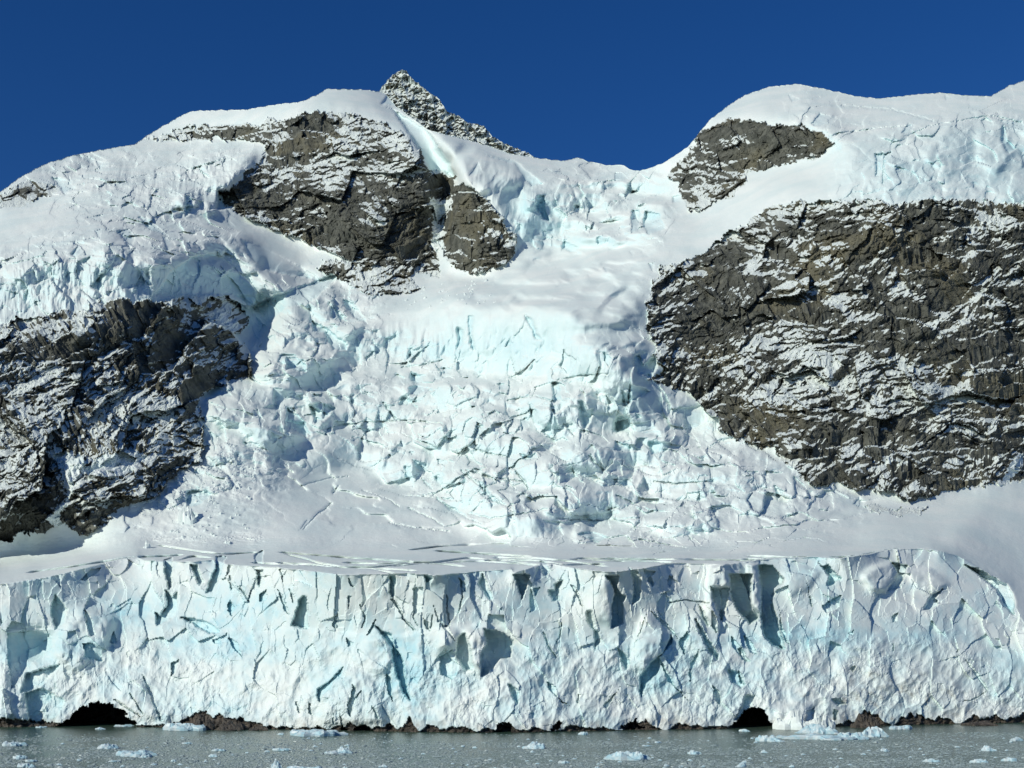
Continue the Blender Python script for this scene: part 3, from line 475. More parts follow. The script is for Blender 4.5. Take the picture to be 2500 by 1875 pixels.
addrock(np.maximum.reduce([RM['great'], RM['greatlow'], RM['buttress'], RM['band']]), rockrel(12, .8, 500, .9))
addrock(np.maximum.reduce([RM['upright'], RM['farleft'], RM['rightlow']]), rockrel(20, .55, 600, .8))
# rock faces stand a little back under the ice that hangs over them
edge = blur(rock, 3)
dl += 0
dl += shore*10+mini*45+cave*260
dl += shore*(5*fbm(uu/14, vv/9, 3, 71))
lnYf = lnY+dl/F

# ---------------------------------------------------------------- positions
vc = np.clip(vv, skyl[None, :], (V0+9)[None, :])
Yf = np.exp(lnYf)
ue = np.where(U < -110, -110+(U+110)*9, np.where(U > 2610, 2610+(U-2610)*9, U))   # the land runs on well past the frame
X = (ue[None, :].astype(f4)-1250)/F*Yf; Z = H+(VH-vc)/F*Yf
tu = np.gradient(X, axis=1), np.gradient(Yf, axis=1), np.gradient(Z, axis=1)
tv = np.gradient(X, axis=0), np.gradient(Yf, axis=0), np.gradient(Z, axis=0)
n = np.stack([tu[1]*tv[2]-tu[2]*tv[1], tu[2]*tv[0]-tu[0]*tv[2], tu[0]*tv[1]-tu[1]*tv[0]])
n = n/np.maximum(np.sqrt((n**2).sum(0)), 1e-9); n *= np.where(n[1] > 0, -1, 1)
nz = n[2]
nzs = blur(nz, 1)
snow = .62*nz+.38*nzs
def thr(k, v):
    global tmap
    tmap = tmap*(1-RM[k])+v*RM[k]
tmap = np.full(uu.shape, .66, f4)
thr('right', .66); thr('left', .64); thr('great', .72); thr('greatlow', .66); thr('band', .56); thr('buttress', .63); thr('upright', .67); thr('farleft', .74); thr('rightlow', .55)
tmap += .12*np.exp(-((uu-1720)/150)**2-((vv-720)/260)**2)-.1*np.exp(-((uu-2250)/300)**2-((vv-960)/90)**2)-.12*np.exp(-((uu-1950)/260)**2-((vv-900)/60)**2)-.1*np.exp(-((uu-100)/160)**2-((vv-1000)/260)**2)
tmap -= .16*(1-sstep(.55, .98, blur(rock, 7)))*(fbm(uu/40, vv/40, 2, 709)+.4)
for fk, x in [('I', y_) for y_ in ('1120 710 1200 640 1350 600 1450 565 1600 560 1720 590 1900 610 2212 640 2212 670 1950 650 1750 640 1600 630 1400 640 1250 690 1180 720', '1430 805 1560 830 1670 810 1680 840 1560 870 1480 860', '1620 720 1800 715 1930 740 1950 790 1850 800 1720 760', '1400 140 1520 190 1640 210 1700 250 1560 240 1420 190',
        '700 760 850 700 900 760 820 820 700 850', '800 500 950 430 1100 480 1250 560 1150 640 1050 600 900 560', '1600 930 2212 900 2212 960 2000 1000 1700 960', '1450 1110 2100 1080 2100 1130 1700 1150 1450 1150')] + [('D', y_) for y_ in ('1880 1100 2212 1130 2212 1230 2050 1190 1900 1180', '1630 935 1800 930 1860 960 1700 980', '1900 900 1960 800 2100 830 2212 850 2212 900 2080 960 1960 960 1900 940', '830 800 1000 770 1400 760 1350 800 1100 820')] + \
        [('E', y_) for y_ in ('0 480 150 470 380 500 440 560 250 640 60 720 0 700', '500 830 700 720 850 680 940 720 700 860 520 930', '480 960 640 900 900 780 1100 800 880 880 700 960 520 1000', '950 700 1100 690 1200 760 1000 760', '930 1040 1130 900 1180 940 1000 1060', '440 1420 520 1330 640 1320 740 1400 600 1440 480 1450', '0 1400 120 1420 300 1500 200 1640 0 1640', '-300 1000 80 1000 150 1150 20 1250 -300 1250')] + [('A', '700 300 780 290 790 320 720 330'), ('C', '0 1040 140 1000 300 990 250 1030 60 1070'), ('D', '560 420 700 390 800 420 640 480')]:
    tmap -= .27*blur(inpoly(wx, wy, T(fk, x)).astype(f4), 1.5)
patch = fbm(uu/130, vv/90, 3, 701)*.2+.06*fbm(uu/18, vv/10, 2, 705)
snowv = np.clip(.5+(snow+patch-tmap)*5.5, 0, 1)
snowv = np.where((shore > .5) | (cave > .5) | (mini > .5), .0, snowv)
# fresh blue ice: steep broken faces and recesses
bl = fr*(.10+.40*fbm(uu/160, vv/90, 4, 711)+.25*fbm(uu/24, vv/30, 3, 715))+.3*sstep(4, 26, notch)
bl += fr*.45*sstep(.15, -.1, np.abs(up(hf)-.52)-.02)
blc = (1-fr)*(.5*sstep(.75, .35, nz)*np.clip(ice_c+fallmask*.6+urc, 0, 1)+.12*fbm(uu/120, vv/70, 3, 721))
scarp = up(blur(inpoly(CU, CV, T('A', '740 760 850 690 1020 680 1250 690 1390 740 1400 770 1200 760 1000 780')).astype(f4), 1)); 
rfall = up(blur(inpoly(CU, CV, T('A', '1060 400 1180 390 1210 500 1130 560 1080 460')).astype(f4), 2))+up(blur(inpoly(CU, CV, T('A', '1850 330 2100 260 2300 240 2300 440 1950 430 1800 420')).astype(f4), 4))*.8
blue = np.clip(bl+.75*blc+.1*scarp+.3*rfall, 0, 1)
for cx, cy, rx, ry, a in ((985, 1600, 60, 90, .8), (270, 1490, 170, 45, .5), (80, 1660, 60, 90, .5), (1000, 1720, 60, 60, .4), (560, 1500, 130, 40, .4), (1640, 1640, 120, 80, .5), (1330, 1650, 60, 60, .4), (1290, 1690, 60, 50, .4), (880, 1700, 90, 70, .35), (1230, 1450, 160, 50, .3), (2000, 1530, 120, 70, .4), (420, 1720, 90, 50, .4), (730, 1480, 140, 50, .35)):
    blue = np.clip(blue+a*np.exp(-((uu-cx)/rx)**2-((vv-cy)/ry)**2)*(.7+.6*fbm(uu/20, vv/26, 3, 731)), 0, 1)
dirt = fr*(sstep(34, 4, (V0[None, :]-vv)-8)*.5+np.exp(-((uu-2150)/230)**2-((vv-1690)/60)**2)*.85*np.clip(.35+fbm(uu/30, vv/24, 4, 741), 0, 1.4)+np.exp(-((uu-1620)/60)**2-((vv-1735)/30)**2)*.35)
dirt = np.clip(dirt*(.7+.6*fbm(uu/12, vv/12, 3, 745)), 0, 1)

# ---------------------------------------------------------------- mesh making
def mesh_obj(name, co, faces, mats, attrs=None, parent=None, smooth=False, flip=None):
    me = bpy.data.meshes.new(name); co = np.asarray(co, f4); faces = np.asarray(faces, np.int32)
    k = faces.shape[1]
    me.vertices.add(len(co)); me.vertices.foreach_set('co', co.ravel())
    me.loops.add(faces.size); me.loops.foreach_set('vertex_index', faces.ravel())
    me.polygons.add(len(faces)); me.polygons.foreach_set('loop_start', np.arange(0, faces.size, k, dtype=np.int32))
    me.polygons.foreach_set('use_smooth', np.full(len(faces), smooth))
    for a, v in (attrs or {}).items():
        at = me.attributes.new(a, 'FLOAT', 'POINT'); at.data.foreach_set('value', np.ascontiguousarray(v, f4))
    me.materials.append(mats); me.update(calc_edges=True)
    o = bpy.data.objects.new(name, me); COL.objects.link(o)
    if parent: o.parent = parent
    return o

# ---------------------------------------------------------------- materials
def newmat(name):
    m = bpy.data.materials.new(name); m.use_nodes = True
    return m, m.node_tree, m.node_tree.nodes['Principled BSDF']
def nd(t, ty, **kw):
    x = t.nodes.new(ty)
    for k, v in kw.items():
        if k in x.inputs: x.inputs[k].default_value = v
        else: setattr(x, k, v)
    return x
def mathn(t, op, a, b=None, clamp=False):
    x = t.nodes.new('ShaderNodeMath'); x.operation = op; x.use_clamp = clamp
    for i, s in enumerate((a, b)):
        if s is None: continue
        if isinstance(s, (int, float)): x.inputs[i].default_value = s
        else: t.links.new(s, x.inputs[i])
    return x.outputs[0]
def mix(t, fac, a, b):
    x = t.nodes.new('ShaderNodeMix'); x.data_type = 'RGBA'
    if isinstance(fac, (int, float)): x.inputs[0].default_value = fac
    else: t.links.new(fac, x.inputs[0])
    for i, s in ((6, a), (7, b)):
        if isinstance(s, tuple): x.inputs[i].default_value = (*s, 1)
        else: t.links.new(s, x.inputs[i])
    return x.outputs[2]
def noise(t, sc, det=5, rough=.6, vec=None, dist=0):
    x = nd(t, 'ShaderNodeTexNoise', Scale=sc, Detail=det, Roughness=rough, Distortion=dist)
    if vec is not None: t.links.new(vec, x.inputs['Vector'])
    return x.outputs[0]
def ramp(t, f, a, b):
    x = nd(t, 'ShaderNodeMapRange'); x.inputs[1].default_value = a; x.inputs[2].default_value = b; x.interpolation_type = 'SMOOTHSTEP'
    t.links.new(f, x.inputs[0]); return x.outputs[0]
def attr(t, n):
    x = t.nodes.new('ShaderNodeAttribute'); x.attribute_name = n; return x.outputs['Fac']
def snow_colour(t, geo):
    n1 = noise(t, .035, 6, .6, geo); n2 = noise(t, .5, 4, .6, geo)
    s = mix(t, ramp(t, n1, .3, .7), (.815, .85, .815), (.71, .79, .77))
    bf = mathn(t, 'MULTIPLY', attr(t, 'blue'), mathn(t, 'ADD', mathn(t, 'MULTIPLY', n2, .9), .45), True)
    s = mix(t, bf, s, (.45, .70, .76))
    return s
m_ice, t, bs = newmat('glacier_ice')
geo = nd(t, 'ShaderNodeTexCoord').outputs['Object']
s = snow_colour(t, geo)
df = mathn(t, 'MULTIPLY', attr(t, 'dirt'), ramp(t, noise(t, .25, 5, .65, geo), .35, .65), True)
s = mix(t, df, s, (.30, .25, .20))
t.links.new(s, bs.inputs['Base Color']); bs.inputs['Roughness'].default_value = .65; bs.inputs['Specular IOR Level'].default_value = .25
bp = nd(t, 'ShaderNodeBump', Strength=.35, Distance=.6); t.links.new(noise(t, .45, 7, .65, geo), bp.inputs['Height']); t.links.new(bp.outputs[0], bs.inputs['Normal'])
m_rock, t, bs = newmat('snowy_rock')
geo = nd(t, 'ShaderNodeTexCoord').outputs['Object']
r1 = noise(t, .02, 6, .6, geo); r2 = noise(t, .12, 7, .7, geo)
mp = nd(t, 'ShaderNodeMapping'); mp.inputs['Scale'].default_value = (1, 1, .35); t.links.new(geo, mp.inputs[0])
streak = noise(t, .12, 5, .6, mp.outputs[0])
c = mix(t, ramp(t, r2, .3, .7), (.044, .048, .040), (.16, .162, .135))
c = mix(t, mathn(t, 'MULTIPLY', ramp(t, r1, .5, .68), .55), c, (.19, .17, .105))
c = mix(t, mathn(t, 'MULTIPLY', ramp(t, streak, .52, .7), .35), c, (.035, .035, .035))
sn = mathn(t, 'ADD', attr(t, 'snow'), mathn(t, 'MULTIPLY', mathn(t, 'SUBTRACT', noise(t, .5, 6, .72, geo), .5), 1.7))
sn = ramp(t, sn, .45, .62)
c = mix(t, sn, c, (.72, .77, .735))
t.links.new(c, bs.inputs['Base Color']); bs.inputs['Roughness'].default_value = .85; bs.inputs['Specular IOR Level'].default_value = .2
bp = nd(t, 'ShaderNodeBump', Strength=.8, Distance=1.5); t.links.new(noise(t, .3, 8, .7, geo), bp.inputs['Height']); t.links.new(bp.outputs[0], bs.inputs['Normal'])
m_rock_cave_shade, t, bs = newmat('wet_rock_cave_shade')  # real wet rock along the shore; also the painted dark of the ice caves
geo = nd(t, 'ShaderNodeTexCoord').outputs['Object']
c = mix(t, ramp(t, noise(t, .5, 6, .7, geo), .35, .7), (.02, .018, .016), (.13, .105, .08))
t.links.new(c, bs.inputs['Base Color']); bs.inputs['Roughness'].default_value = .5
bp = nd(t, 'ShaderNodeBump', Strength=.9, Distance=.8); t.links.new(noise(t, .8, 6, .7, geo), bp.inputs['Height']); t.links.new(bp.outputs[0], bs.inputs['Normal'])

# ---------------------------------------------------------------- split terrain into its named pieces
idx = np.arange(NU*NV).reshape(NV, NU)
q = np.stack([idx[1:, :-1], idx[1:, 1:], idx[:-1, 1:], idx[:-1, :-1]], -1)
vt = V[:-1][:, None]; vb = V[1:][:, None]
sk2 = np.minimum(skyl[:-1], skyl[1:])[None, :]; v02 = np.maximum(V0[:-1], V0[1:])[None, :]+9
keep = (vb > sk2) & (vt < v02)
cell = lambda a: a[:-1, :-1]
reg = np.zeros(q.shape[:2], int)
reg[cell(fr) > .5] = 1
for i_, k in enumerate(('great', 'greatlow', 'band', 'buttress', 'upright', 'right', 'rightlow', 'left', 'farleft')):
    reg[(cell(RM[k]) > .5) & (cell(rock) > .5) & (reg == 0)] = 10+i_
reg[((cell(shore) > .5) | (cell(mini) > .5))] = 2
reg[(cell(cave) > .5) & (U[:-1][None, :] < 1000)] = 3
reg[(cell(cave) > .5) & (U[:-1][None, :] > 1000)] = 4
P3 = np.stack([X.ravel(), Yf.ravel(), Z.ravel()], -1)
AT = {'snow': snowv.ravel(), 'blue': blue.ravel(), 'dirt': dirt.ravel()}
def piece(name, rid, mat):
    fs = q[keep & (reg == rid)]
    used, inv = np.unique(fs, return_inverse=True)
    o = mesh_obj(name, P3[used], inv.reshape(-1, 4), mat, {k: v[used] for k, v in AT.items()})
    o['kind'] = 'structure'; return o
piece('glacier', 0, m_ice); piece('glacier_front', 1, m_ice); piece('shore_rock', 2, m_rock_cave_shade)
piece('ice_cave', 3, m_rock_cave_shade); piece('ice_cave', 4, m_rock_cave_shade)  # unlit ice interiors, their shade put into the colour by the dark rock material
for i_, nme in enumerate(('rock_cliff', 'rock_outcrop', 'rock_band', 'rock_buttress', 'rock_cliff', 'rock_cliff', 'rock_outcrop', 'rock_cliff', 'rock_outcrop')):
    piece(nme, 10+i_, m_rock)
# the far side of the mountain, behind the skyline
jt = np.argmax(V[:, None] >= skyl[None, :], axis=0)
Yt = Yf[jt, np.arange(NU)]; K = 8
back = []
for k in range(K):
    yy = Yt*(1+.04*k+.01*k*k); zz = H+(VH-skyl)/F*Yt; zz = zz-(yy-Yt)*(.25+.12*k) if k else zz
    back.append(np.stack([(ue-1250)/F*yy, yy, zz], -1))
back = np.array(back, f4); ib = np.arange(K*NU).reshape(K, NU)
qb = np.stack([ib[:-1, :-1], ib[:-1, 1:], ib[1:, 1:], ib[1:, :-1]], -1).reshape(-1, 4)
o = mesh_obj('snow_slope', back.reshape(-1, 3), qb, m_ice, {'blue': np.zeros(K*NU), 'snow': np.ones(K*NU), 'dirt': np.zeros(K*NU)}); o['kind'] = 'structure'

# ---------------------------------------------------------------- the rocky pyramid behind the left dome
pu = np.arange(880, 1360, 1.6); pv = np.arange(160, 470, 1.6)
PU, PV = np.meshgrid(pu, pv); PU = PU.astype(f4); PV = PV.astype(f4)
PK = [(880, 300)]+T('A', '815 205 825 188 840 170 858 155 868 151 878 152 885 165 900 178 915 190 935 205 950 215 958 230 965 240 990 250 1010 265 1030 268 1045 272 1055 285 1065 295 1090 310 1120 322 1140 330 1158 342 1200 400')
psk = line(PK, pu)+2.5*perlin(pu/9, pu*0, 801)+2.5*perlin(pu/4, pu*0, 803)
baseY = float(np.exp(lnYf[(V > 300) & (V < 330)][:, (U > 940) & (U < 1100)].max()))*1.12
pd = .9*(480-PV)+.55*np.abs(PU-975)*.6
J1, _ = facets((PU+PV*.6)/26, (PV-PU*.4)/20, 811, 1.2); J2, _ = facets((PU+PV*.5)/10, PV/7.5, 821, 1.3); J3, _ = facets(PU/5, PV/4, 831, 1.3)
pd = pd*.5+18*J1+6*J2+2.2*J3-8*ridged((PU+.5*PV)/50, (PV-.5*PU)/30, 3, 841)
PY = baseY*np.exp(pd/F)
PVc = np.maximum(PV, psk[None, :])
PX = (PU-1250)/F*PY; PZ = H+(VH-PVc)/F*PY
jj = np.stack([np.gradient(PX, axis=0), np.gradient(PY, axis=0), np.gradient(PZ, axis=0)]); ii = np.stack([np.gradient(PX, axis=1), np.gradient(PY, axis=1), np.gradient(PZ, axis=1)])
pn = np.cross(ii, jj, axis=0); pn /= np.maximum(np.sqrt((pn**2).sum(0)), 1e-9); pnz = pn[2]*np.where(pn[1] > 0, -1, 1)
ps = np.clip(.5+(pnz-.22+.12*fbm(PU/40, PV/30, 3, 851))*4, 0, 1)
nj, ni = PU.shape; ip = np.arange(nj*ni).reshape(nj, ni)
qp = np.stack([ip[1:, :-1], ip[1:, 1:], ip[:-1, 1:], ip[:-1, :-1]], -1)
kp = (pv[1:][:, None] > np.minimum(psk[:-1], psk[1:])[None, :]) & (pn[0][:-1, :-1] == pn[0][:-1, :-1])
PP = np.stack([PX, PY, PZ], -1).reshape(-1, 3)
fs = qp[kp]
# back faces of the peak
jt2 = np.argmax(pv[:, None] >= psk[None, :], axis=0); yt = PY[jt2, np.arange(ni)]
bk = []
for k in range(6):
    yy = yt*(1+.03*k); bk.append(np.stack([(pu-1250)/F*yy, yy, H+(VH-psk)/F*yt-(yy-yt)*1.1], -1))
bk = np.array(bk, f4); ib = np.arange(6*ni).reshape(6, ni)+nj*ni
qb = np.stack([ib[:-1, :-1], ib[:-1, 1:], ib[1:, 1:], ib[1:, :-1]], -1).reshape(-1, 4)
o = mesh_obj('rocky_peak', np.concatenate([PP, bk.reshape(-1, 3)]), np.concatenate([fs, qb]), m_rock, {'snow': np.concatenate([ps.ravel(), np.ones(6*ni)]), 'blue': np.zeros(nj*ni+6*ni), 'dirt': np.zeros(nj*ni+6*ni)})
o['kind'] = 'structure'

# ---------------------------------------------------------------- water
m_w, t, bs = newmat('sea_water')
geo = nd(t, 'ShaderNodeTexCoord').outputs['Object']
c = mix(t, ramp(t, noise(t, .03, 5, .6, geo), .35, .65), (.04, .085, .06), (.06, .09, .07))
t.links.new(c, bs.inputs['Base Color']); bs.inputs['Roughness'].default_value = .22; bs.inputs['IOR'].default_value = 1.333; bs.inputs['Specular IOR Level'].default_value = .36
bp = nd(t, 'ShaderNodeBump', Strength=.6, Distance=.25); t.links.new(noise(t, .9, 6, .65, geo), bp.inputs['Height']); t.links.new(bp.outputs[0], bs.inputs['Normal'])
o = mesh_obj('water', [(-6000, -3000, 0), (6000, -3000, 0), (6000, 3000, 0), (-6000, 3000, 0)], [(0, 1, 2, 3)], m_w); o['kind'] = 'structure'
m_fl, t, bs = newmat('floating_ice')
geo = nd(t, 'ShaderNodeTexCoord').outputs['Object']
c = mix(t, ramp(t, noise(t, .6, 4, .6, geo), .35, .65), (.62, .70, .71), (.36, .55, .62))
t.links.new(c, bs.inputs['Base Color']); bs.inputs['Roughness'].default_value = .35; bs.inputs['Specular IOR Level'].default_value = .4
bp = nd(t, 'ShaderNodeBump', Strength=.5, Distance=.15); t.links.new(noise(t, 3, 5, .65, geo), bp.inputs['Height']); t.links.new(bp.outputs[0], bs.inputs['Normal'])
m_br, t, bs = newmat('wet_brash_ice')
bs.inputs['Base Color'].default_value = (.30, .37, .37, 1); bs.inputs['Roughness'].default_value = .4
def water_at(u, v): y = F*H/(v-VH); return (u-1250)/F*y, y
rng = np.random.default_rng(7)

def lump(name, x, y, z, w, d, h, mat, seed, blocky=.5, peak=1.0, under=.35):
    """an irregular broken lump: jagged outline, stepped top, steep sides, carried a little below its base"""
    r_ = np.random.default_rng(seed); nt2, nr = 40, 11
    th = np.linspace(0, 2*math.pi, nt2, endpoint=False)
    ph = r_.uniform(0, 6.28, 6)
    rad = 1+.16*np.sin(2*th+ph[0])+.12*np.sin(3*th+ph[1])+.09*np.sin(5*th+ph[2])+.07*np.sin(9*th+ph[3])+r_.uniform(-.07, .07, nt2)
    co = []
    rr = np.concatenate([[0.0], np.linspace(.12, .9, nr-1)**.9, [1.0, .98]])
    px = np.array([np.cos(th)*rad*q_ for q_ in rr]); py = np.array([np.sin(th)*rad*q_ for q_ in rr])
    g_, _ = facets((px*1.7+seed).astype(f4), (py*1.4).astype(f4), seed % 97, 1.4); g2_, _ = facets((px*4+seed).astype(f4), (py*4).astype(f4), seed % 89+3, 1.3)
    n_ = fbm(px*1.3+seed*.37, py*1.3, 3, seed % 71)
    base = np.clip(1-np.abs(np.hypot(px-r_.uniform(-.3, .3)*peak, py))**1.6*peak*.75, .12, 1)
    z_ = h*np.clip(base*(.72+.35*n_)+blocky*.55*g_+.16*g2_, .12, 1.15)
    z_[-2] = np.minimum(z_[-3]*.55, z_[-2]); z_[-1] = -under*h-.05
    z_ = z_-0; z_[:-1] *= h/max(z_.max(), 1e-3)
    P_ = np.stack([px*w/2, py*d/2, z_], -1).reshape(-1, 3)
    i_ = np.arange(len(rr)*nt2).reshape(len(rr), nt2); a_ = i_[:-1]; b_ = i_[1:]
    fq = np.stack([a_, b_, np.roll(b_, -1, 1), np.roll(a_, -1, 1)], -1).reshape(-1, 4)
    o = mesh_obj(name, P_, fq[nt2:], mat) if False else mesh_obj(name, P_, fq, mat)
    o.location = (x, y, z); o.rotation_euler = (0, 0, r_.uniform(-.3, .3)); return o
def lab(o, label, cat, group=None):
    o['label'] = label; o['category'] = cat
    if group: o['group'] = group
    return o
def place_floe(u, v, w, h, seed, label, name='ice_floe', cat='ice floe', mat=None, group=None, blocky=.5, peak=1.0, dr=.55):
    x, y = water_at(u, v); k = y/F
    d = max(w*k*dr, .4)
    return lab(lump(name, x, y+d*.5, 0, w*k, d, max(h-4.0*0, 2)*k, mat or m_fl, seed, blocky, peak), label, cat, group)
FL = [(2005, 1792, 88, 25, 'tallest turquoise lump at the back left of the large ice raft', .6, .7), (2012, 1807, 170, 12, 'long low pale slab along the front edge of the large ice raft', .4, .2),
 (2131, 1800, 66, 26, 'jagged turquoise lump at the right end of the large ice raft', .8, .8), (2084, 1806, 70, 17, 'broken blue and white blocks in the middle of the large ice raft', .9, .3),
 (1883, 1811, 64, 16, 'rounded turquoise floe just left of the large ice raft', .5, .8), (2103, 1770, 18, 6, 'little white flat piece behind the large ice raft', .3, .4), (2206, 1781, 60, 10, 'low bumpy white floe in the clear water right of the large raft', .6, .2),
 (2270, 1767, 18, 9, 'small pale wedge of ice near the dark rocky shore on the right', .3, 1.), (2162, 1835, 20, 9, 'small pointed white floe in brash below the large ice raft', .3, 1.), (2419, 1834, 33, 14, 'pyramid shaped white floe near the right edge of the picture', .3, 1.2),
 (2277, 1861, 37, 9, 'low white floe with a small peak near the bottom right', .5, .8), (2396, 1863, 36, 10, 'flat ragged grey white floe close to the bottom right corner', .4, .2), (2470, 1859, 33, 10, 'slanting white floe nearest the bottom right corner', .5, .5), (2486, 1809, 32, 10, 'dirty tan ice lump at the right edge of the water', .6, .7),
 (1306, 1829, 54, 18, 'lumpy white floe with a shaded blue right end, centre of the bay', .6, .9), (1535, 1857, 94, 23, 'widest bumpy white floe right of centre near the bottom', .6, .5), (1696, 1842, 33, 11, 'small knobbly white floe right of the widest centre floe', .7, .3), (1424, 1794, 20, 8, 'small pale block floating close under the centre of the ice front', .2, .3),
 (1607, 1814, 18, 5, 'thin white sliver of ice left of the dark right hand cave', .4, .4), (1580, 1822, 26, 3, 'very flat pale sheet of ice right of centre', .1, .1), (1866, 1838, 16, 8, 'small upright ice piece below the rounded turquoise floe', .4, 1.), (1811, 1873, 28, 13, 'grey green pyramid of ice at the bottom edge right of centre', .2, 1.2),
 (1819, 1786, 24, 6, 'small white floe at the mouth of the right hand ice cave', .6, .4), (1378, 1864, 27, 7, 'low ragged floe near the bottom left of the widest centre floe', .6, .3), (770, 1798, 132, 15, 'long line of crumbled pale ice lying against the front left of centre', .9, .1), (685, 1794, 15, 5, 'little ice lump left of the long crumbled line', .3, .5),
 (822, 1841, 66, 8, 'low skirt of white ice around the small block left of centre', .5, .3), (838, 1840, 34, 19, 'angular white block of ice with deep blue shaded side left of centre', .7, .6), (668, 1882, 34, 30, 'tall pointed turquoise ice tower cut by the bottom edge', .4, 1.3), (735, 1886, 95, 14, 'deep blue low slab beside the pointed tower at the bottom edge', .5, .2),
 (682, 1833, 42, 7, 'faint flat grey floe above the pointed tower', .3, .2), (259, 1829, 49, 15, 'dome shaped white floe left of the long grey slab', .3, .9), (322, 1848, 98, 17, 'long smooth grey blue slab of ice in the left of the bay', .15, .25), (352, 1850, 28, 9, 'small white chunk leaning on the long grey blue slab', .6, .7),
 (26, 1822, 58, 12, 'deep blue shaded floe at the left edge of the water', .5, .4), (97, 1777, 27, 4, 'thin white floe at the shore left of the ice cave', .2, .2), (242, 1781, 22, 6, 'small white floe just outside the left ice cave', .5, .7), (300, 1774, 44, 5, 'sliver of white ice in the mouth of the left ice cave', .6, .3),
 (438, 1784, 112, 17, 'heap of crumbled ice blocks at the shore right of the left ice cave', 1., .2), (73, 1860, 30, 6, 'flat white floe second row in the bottom left corner', .4, .3), (62, 1873, 38, 10, 'ragged white floe at the very bottom left', .6, .5), (143, 1869, 16, 6, 'small white floe right of the ragged bottom left floe', .4, .8),
 (45, 1853, 40, 9, 'loose row of white ice bits above the bottom left corner', .9, .2), (518, 1848, 24, 8, 'small bright floe between the long grey slab and the pointed tower', .6, .8), (455, 1816, 23, 4, 'thin white sheet below the brown shore boulder', .2, .2), (533, 1834, 32, 6, 'dull grey floe below the brown shore rocks', .3, .3), (277, 1860, 28, 4, 'thin ice sliver under the long grey slab', .4, .2)]
for i, (u, v, w_, h_, l_, bk_, pk_) in enumerate(FL):
    place_floe(u, v, w_, h_, 11+i*7, l_, blocky=bk_, peak=pk_)
# small growlers, all alike, spread through the brash
for i in range(150):
    v = 1800+85*rng.random()**.8; u = rng.uniform(-60, 2560)
    w_ = rng.uniform(5, 15)*(.7+.5*(v-1790)/90)
    place_floe(u, v, w_, w_*rng.uniform(.22, .5), 500+i, 'small white lump of ice adrift among the brash', 'growler', 'growler', group='small ice lumps drifting in the brash')
# brash: countless fragments, a single mesh
nb = 90000
ang = rng.uniform(0, 1, nb)
vb_ = 1788+104*rng.random(nb)**.85; ub_ = rng.uniform(-300, 2800, nb)
dens = fbm((ub_/210).astype(f4), (vb_/16).astype(f4), 3, 901)+.5*fbm((ub_/60).astype(f4), (vb_/9).astype(f4), 2, 905)
nearshore = vb_-np.interp(ub_, U, V0)
kp_ = (dens+rng.uniform(-.5, .5, nb) > -.34) & (nearshore > 16+14*rng.random(nb)) | (rng.random(nb) < .10) & (nearshore > 3)
ub_, vb_ = ub_[kp_], vb_[kp_]; nb = len(ub_)
yb = F*H/(vb_-VH); xb = (ub_-1250)/F*yb
sz = (.09+.26*rng.random(nb)**3+.5*(rng.random(nb) < .03)*rng.random(nb))
K6 = 6; a6 = np.arange(K6)/K6*2*math.pi
jr = rng.uniform(.6, 1.3, (nb, K6)); hh = sz*rng.uniform(.15, .55, nb); ro = rng.uniform(0, 6.28, nb)
ringx = xb[:, None]+np.cos(a6+ro[:, None])*jr*sz[:, None]*1.5; ringy = yb[:, None]+np.sin(a6+ro[:, None])*jr*sz[:, None]
bot = np.stack([ringx, ringy, np.full_like(ringx, -.03)], -1)
tx = xb[:, None]+(ringx-xb[:, None])*.72; ty = yb[:, None]+(ringy-yb[:, None])*.72
top = np.stack([tx, ty, hh[:, None]*rng.uniform(.35, 1.1, (nb, K6))], -1)
cen = np.stack([xb, yb, hh], -1)[:, None]; cen = np.repeat(cen, 1, 1)
vv_ = np.concatenate([bot, top, cen], 1); nvp = 13
b0 = (np.arange(nb)*nvp)[:, None, None]
side = np.array([[k, (k+1) % 6, 6+(k+1) % 6, 6+k] for k in range(6)])[None]+b0
cap = np.array([[6+k, 6+(k+1) % 6, 6+(k+2) % 6, 12] for k in (0, 2, 4)])[None]+b0
o = mesh_obj('brash_ice', vv_.reshape(-1, 3), np.concatenate([side.reshape(-1, 4), cap.reshape(-1, 4)]), m_br)
o['kind'] = 'stuff'
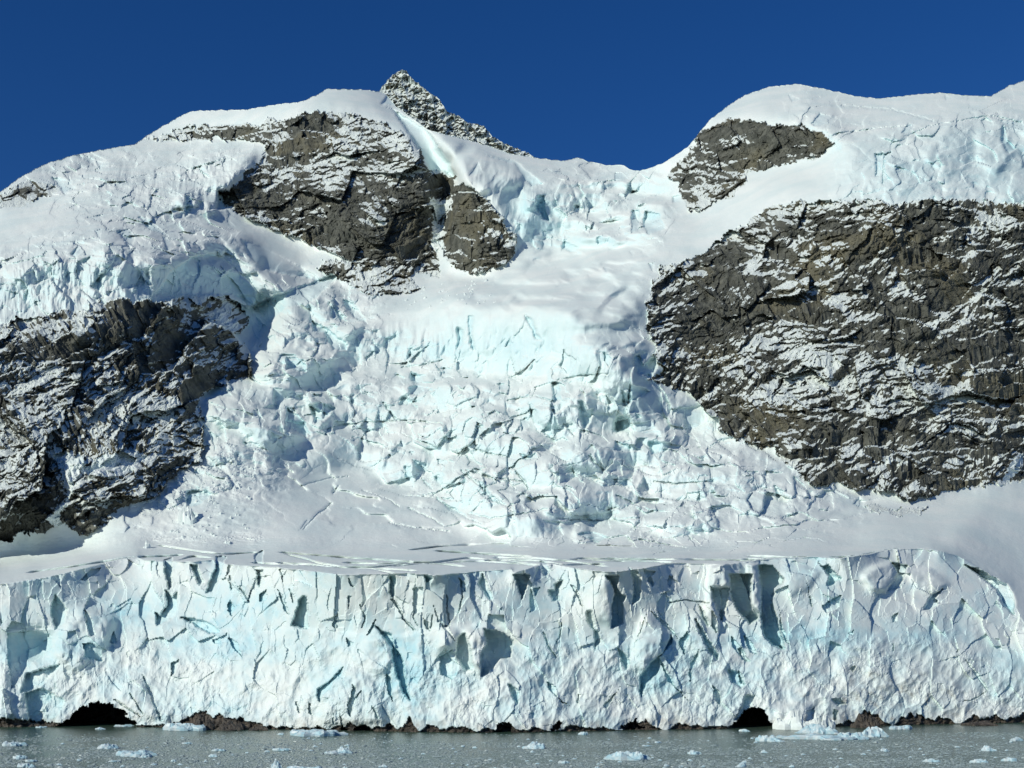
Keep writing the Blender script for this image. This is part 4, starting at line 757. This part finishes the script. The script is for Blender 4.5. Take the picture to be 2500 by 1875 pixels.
# shore boulders and the skerry
for u, v, w_, h_, sd_, l_ in ((491, 1783, 50, 42, 3, 'tall brown boulder at the waterline right of the left ice cave'), (560, 1784, 78, 26, 5, 'low brown boulder with snow in its cracks beside the tall brown boulder'), (2117, 1778, 60, 36, 8, 'grey brown boulder melting out of dirty ice above the large raft'), (628, 1784, 50, 13, 9, 'flat dark shore rock between the brown boulders and the long crumbled ice')):
    place_floe(u, v, w_, h_, sd_, l_, 'boulder', 'boulder', m_rock_cave_shade, blocky=.5, peak=.9, dr=.7)
place_floe(2397, 1772, 84, 13, 21, 'low dark rock just off the shore on the right', 'skerry', 'rock', m_rock_cave_shade, blocky=.5, peak=.6, dr=.5)
place_floe(1940, 1782, 88, 46, 23, 'large white block of fallen ice at the foot of the front right of the cave', 'ice_block', 'ice block', m_ice, blocky=.6, peak=.6, dr=.7)
place_floe(2010, 1780, 66, 42, 29, 'white block of fallen ice leaning beside the larger one right of the cave', 'ice_block', 'ice block', m_ice, blocky=.6, peak=.8, dr=.7)
# loose blocks lying on the glacier
def on_ground(u, v):
    i = int(round((u-U[0])/STEP)); j = int(np.argmin(np.abs(V-v))); y = float(Yf[j, i]); return (u-1250)/F*y, y, H+(VH-v)/F*y
def ground_block(u, v, w_, h_, sd_, l_, group=None):
    x, y, z = on_ground(u, v); k = y/F
    return lab(lump('ice_block', x, y-.1*w_*k, z-.25*h_*k, w_*k, w_*k*.8, h_*k*1.25, m_ice, sd_, .6, 1.1, .6), l_, 'ice block', group)
ground_block(358, 1337, 20, 19, 41, 'small white pyramid of ice standing alone on the snow shelf at left')
ground_block(556, 1325, 18, 8, 43, 'low block of ice on the snow shelf right of the small pyramid')
ground_block(463, 1268, 52, 40, 47, 'big pale ice block at the foot of the avalanche fan')
ground_block(1172, 1072, 18, 14, 49, 'squarish ice block on the smooth snow below the centre wall')
for i in range(90):
    a_ = rng.random(); bq = rng.random(); u = 470+190*a_+60*(bq-.5)-90*bq; v = 1120+190*bq
    w_ = rng.uniform(4, 11)
    ground_block(u, v, w_, w_*rng.uniform(.5, .9), 900+i, 'small block of ice scattered on the avalanche fan below the left cliff', 'ice blocks on the avalanche fan')
for i in range(50):
    a_ = rng.random(); bq = rng.random(); u = 980+230*a_; v = 700+60*bq-20*a_
    w_ = rng.uniform(3, 8)
    ground_block(u, v, w_, w_*rng.uniform(.5, .9), 1100+i, 'tiny block of ice scattered below the central rock buttress', 'ice crumbs below the rock buttress')
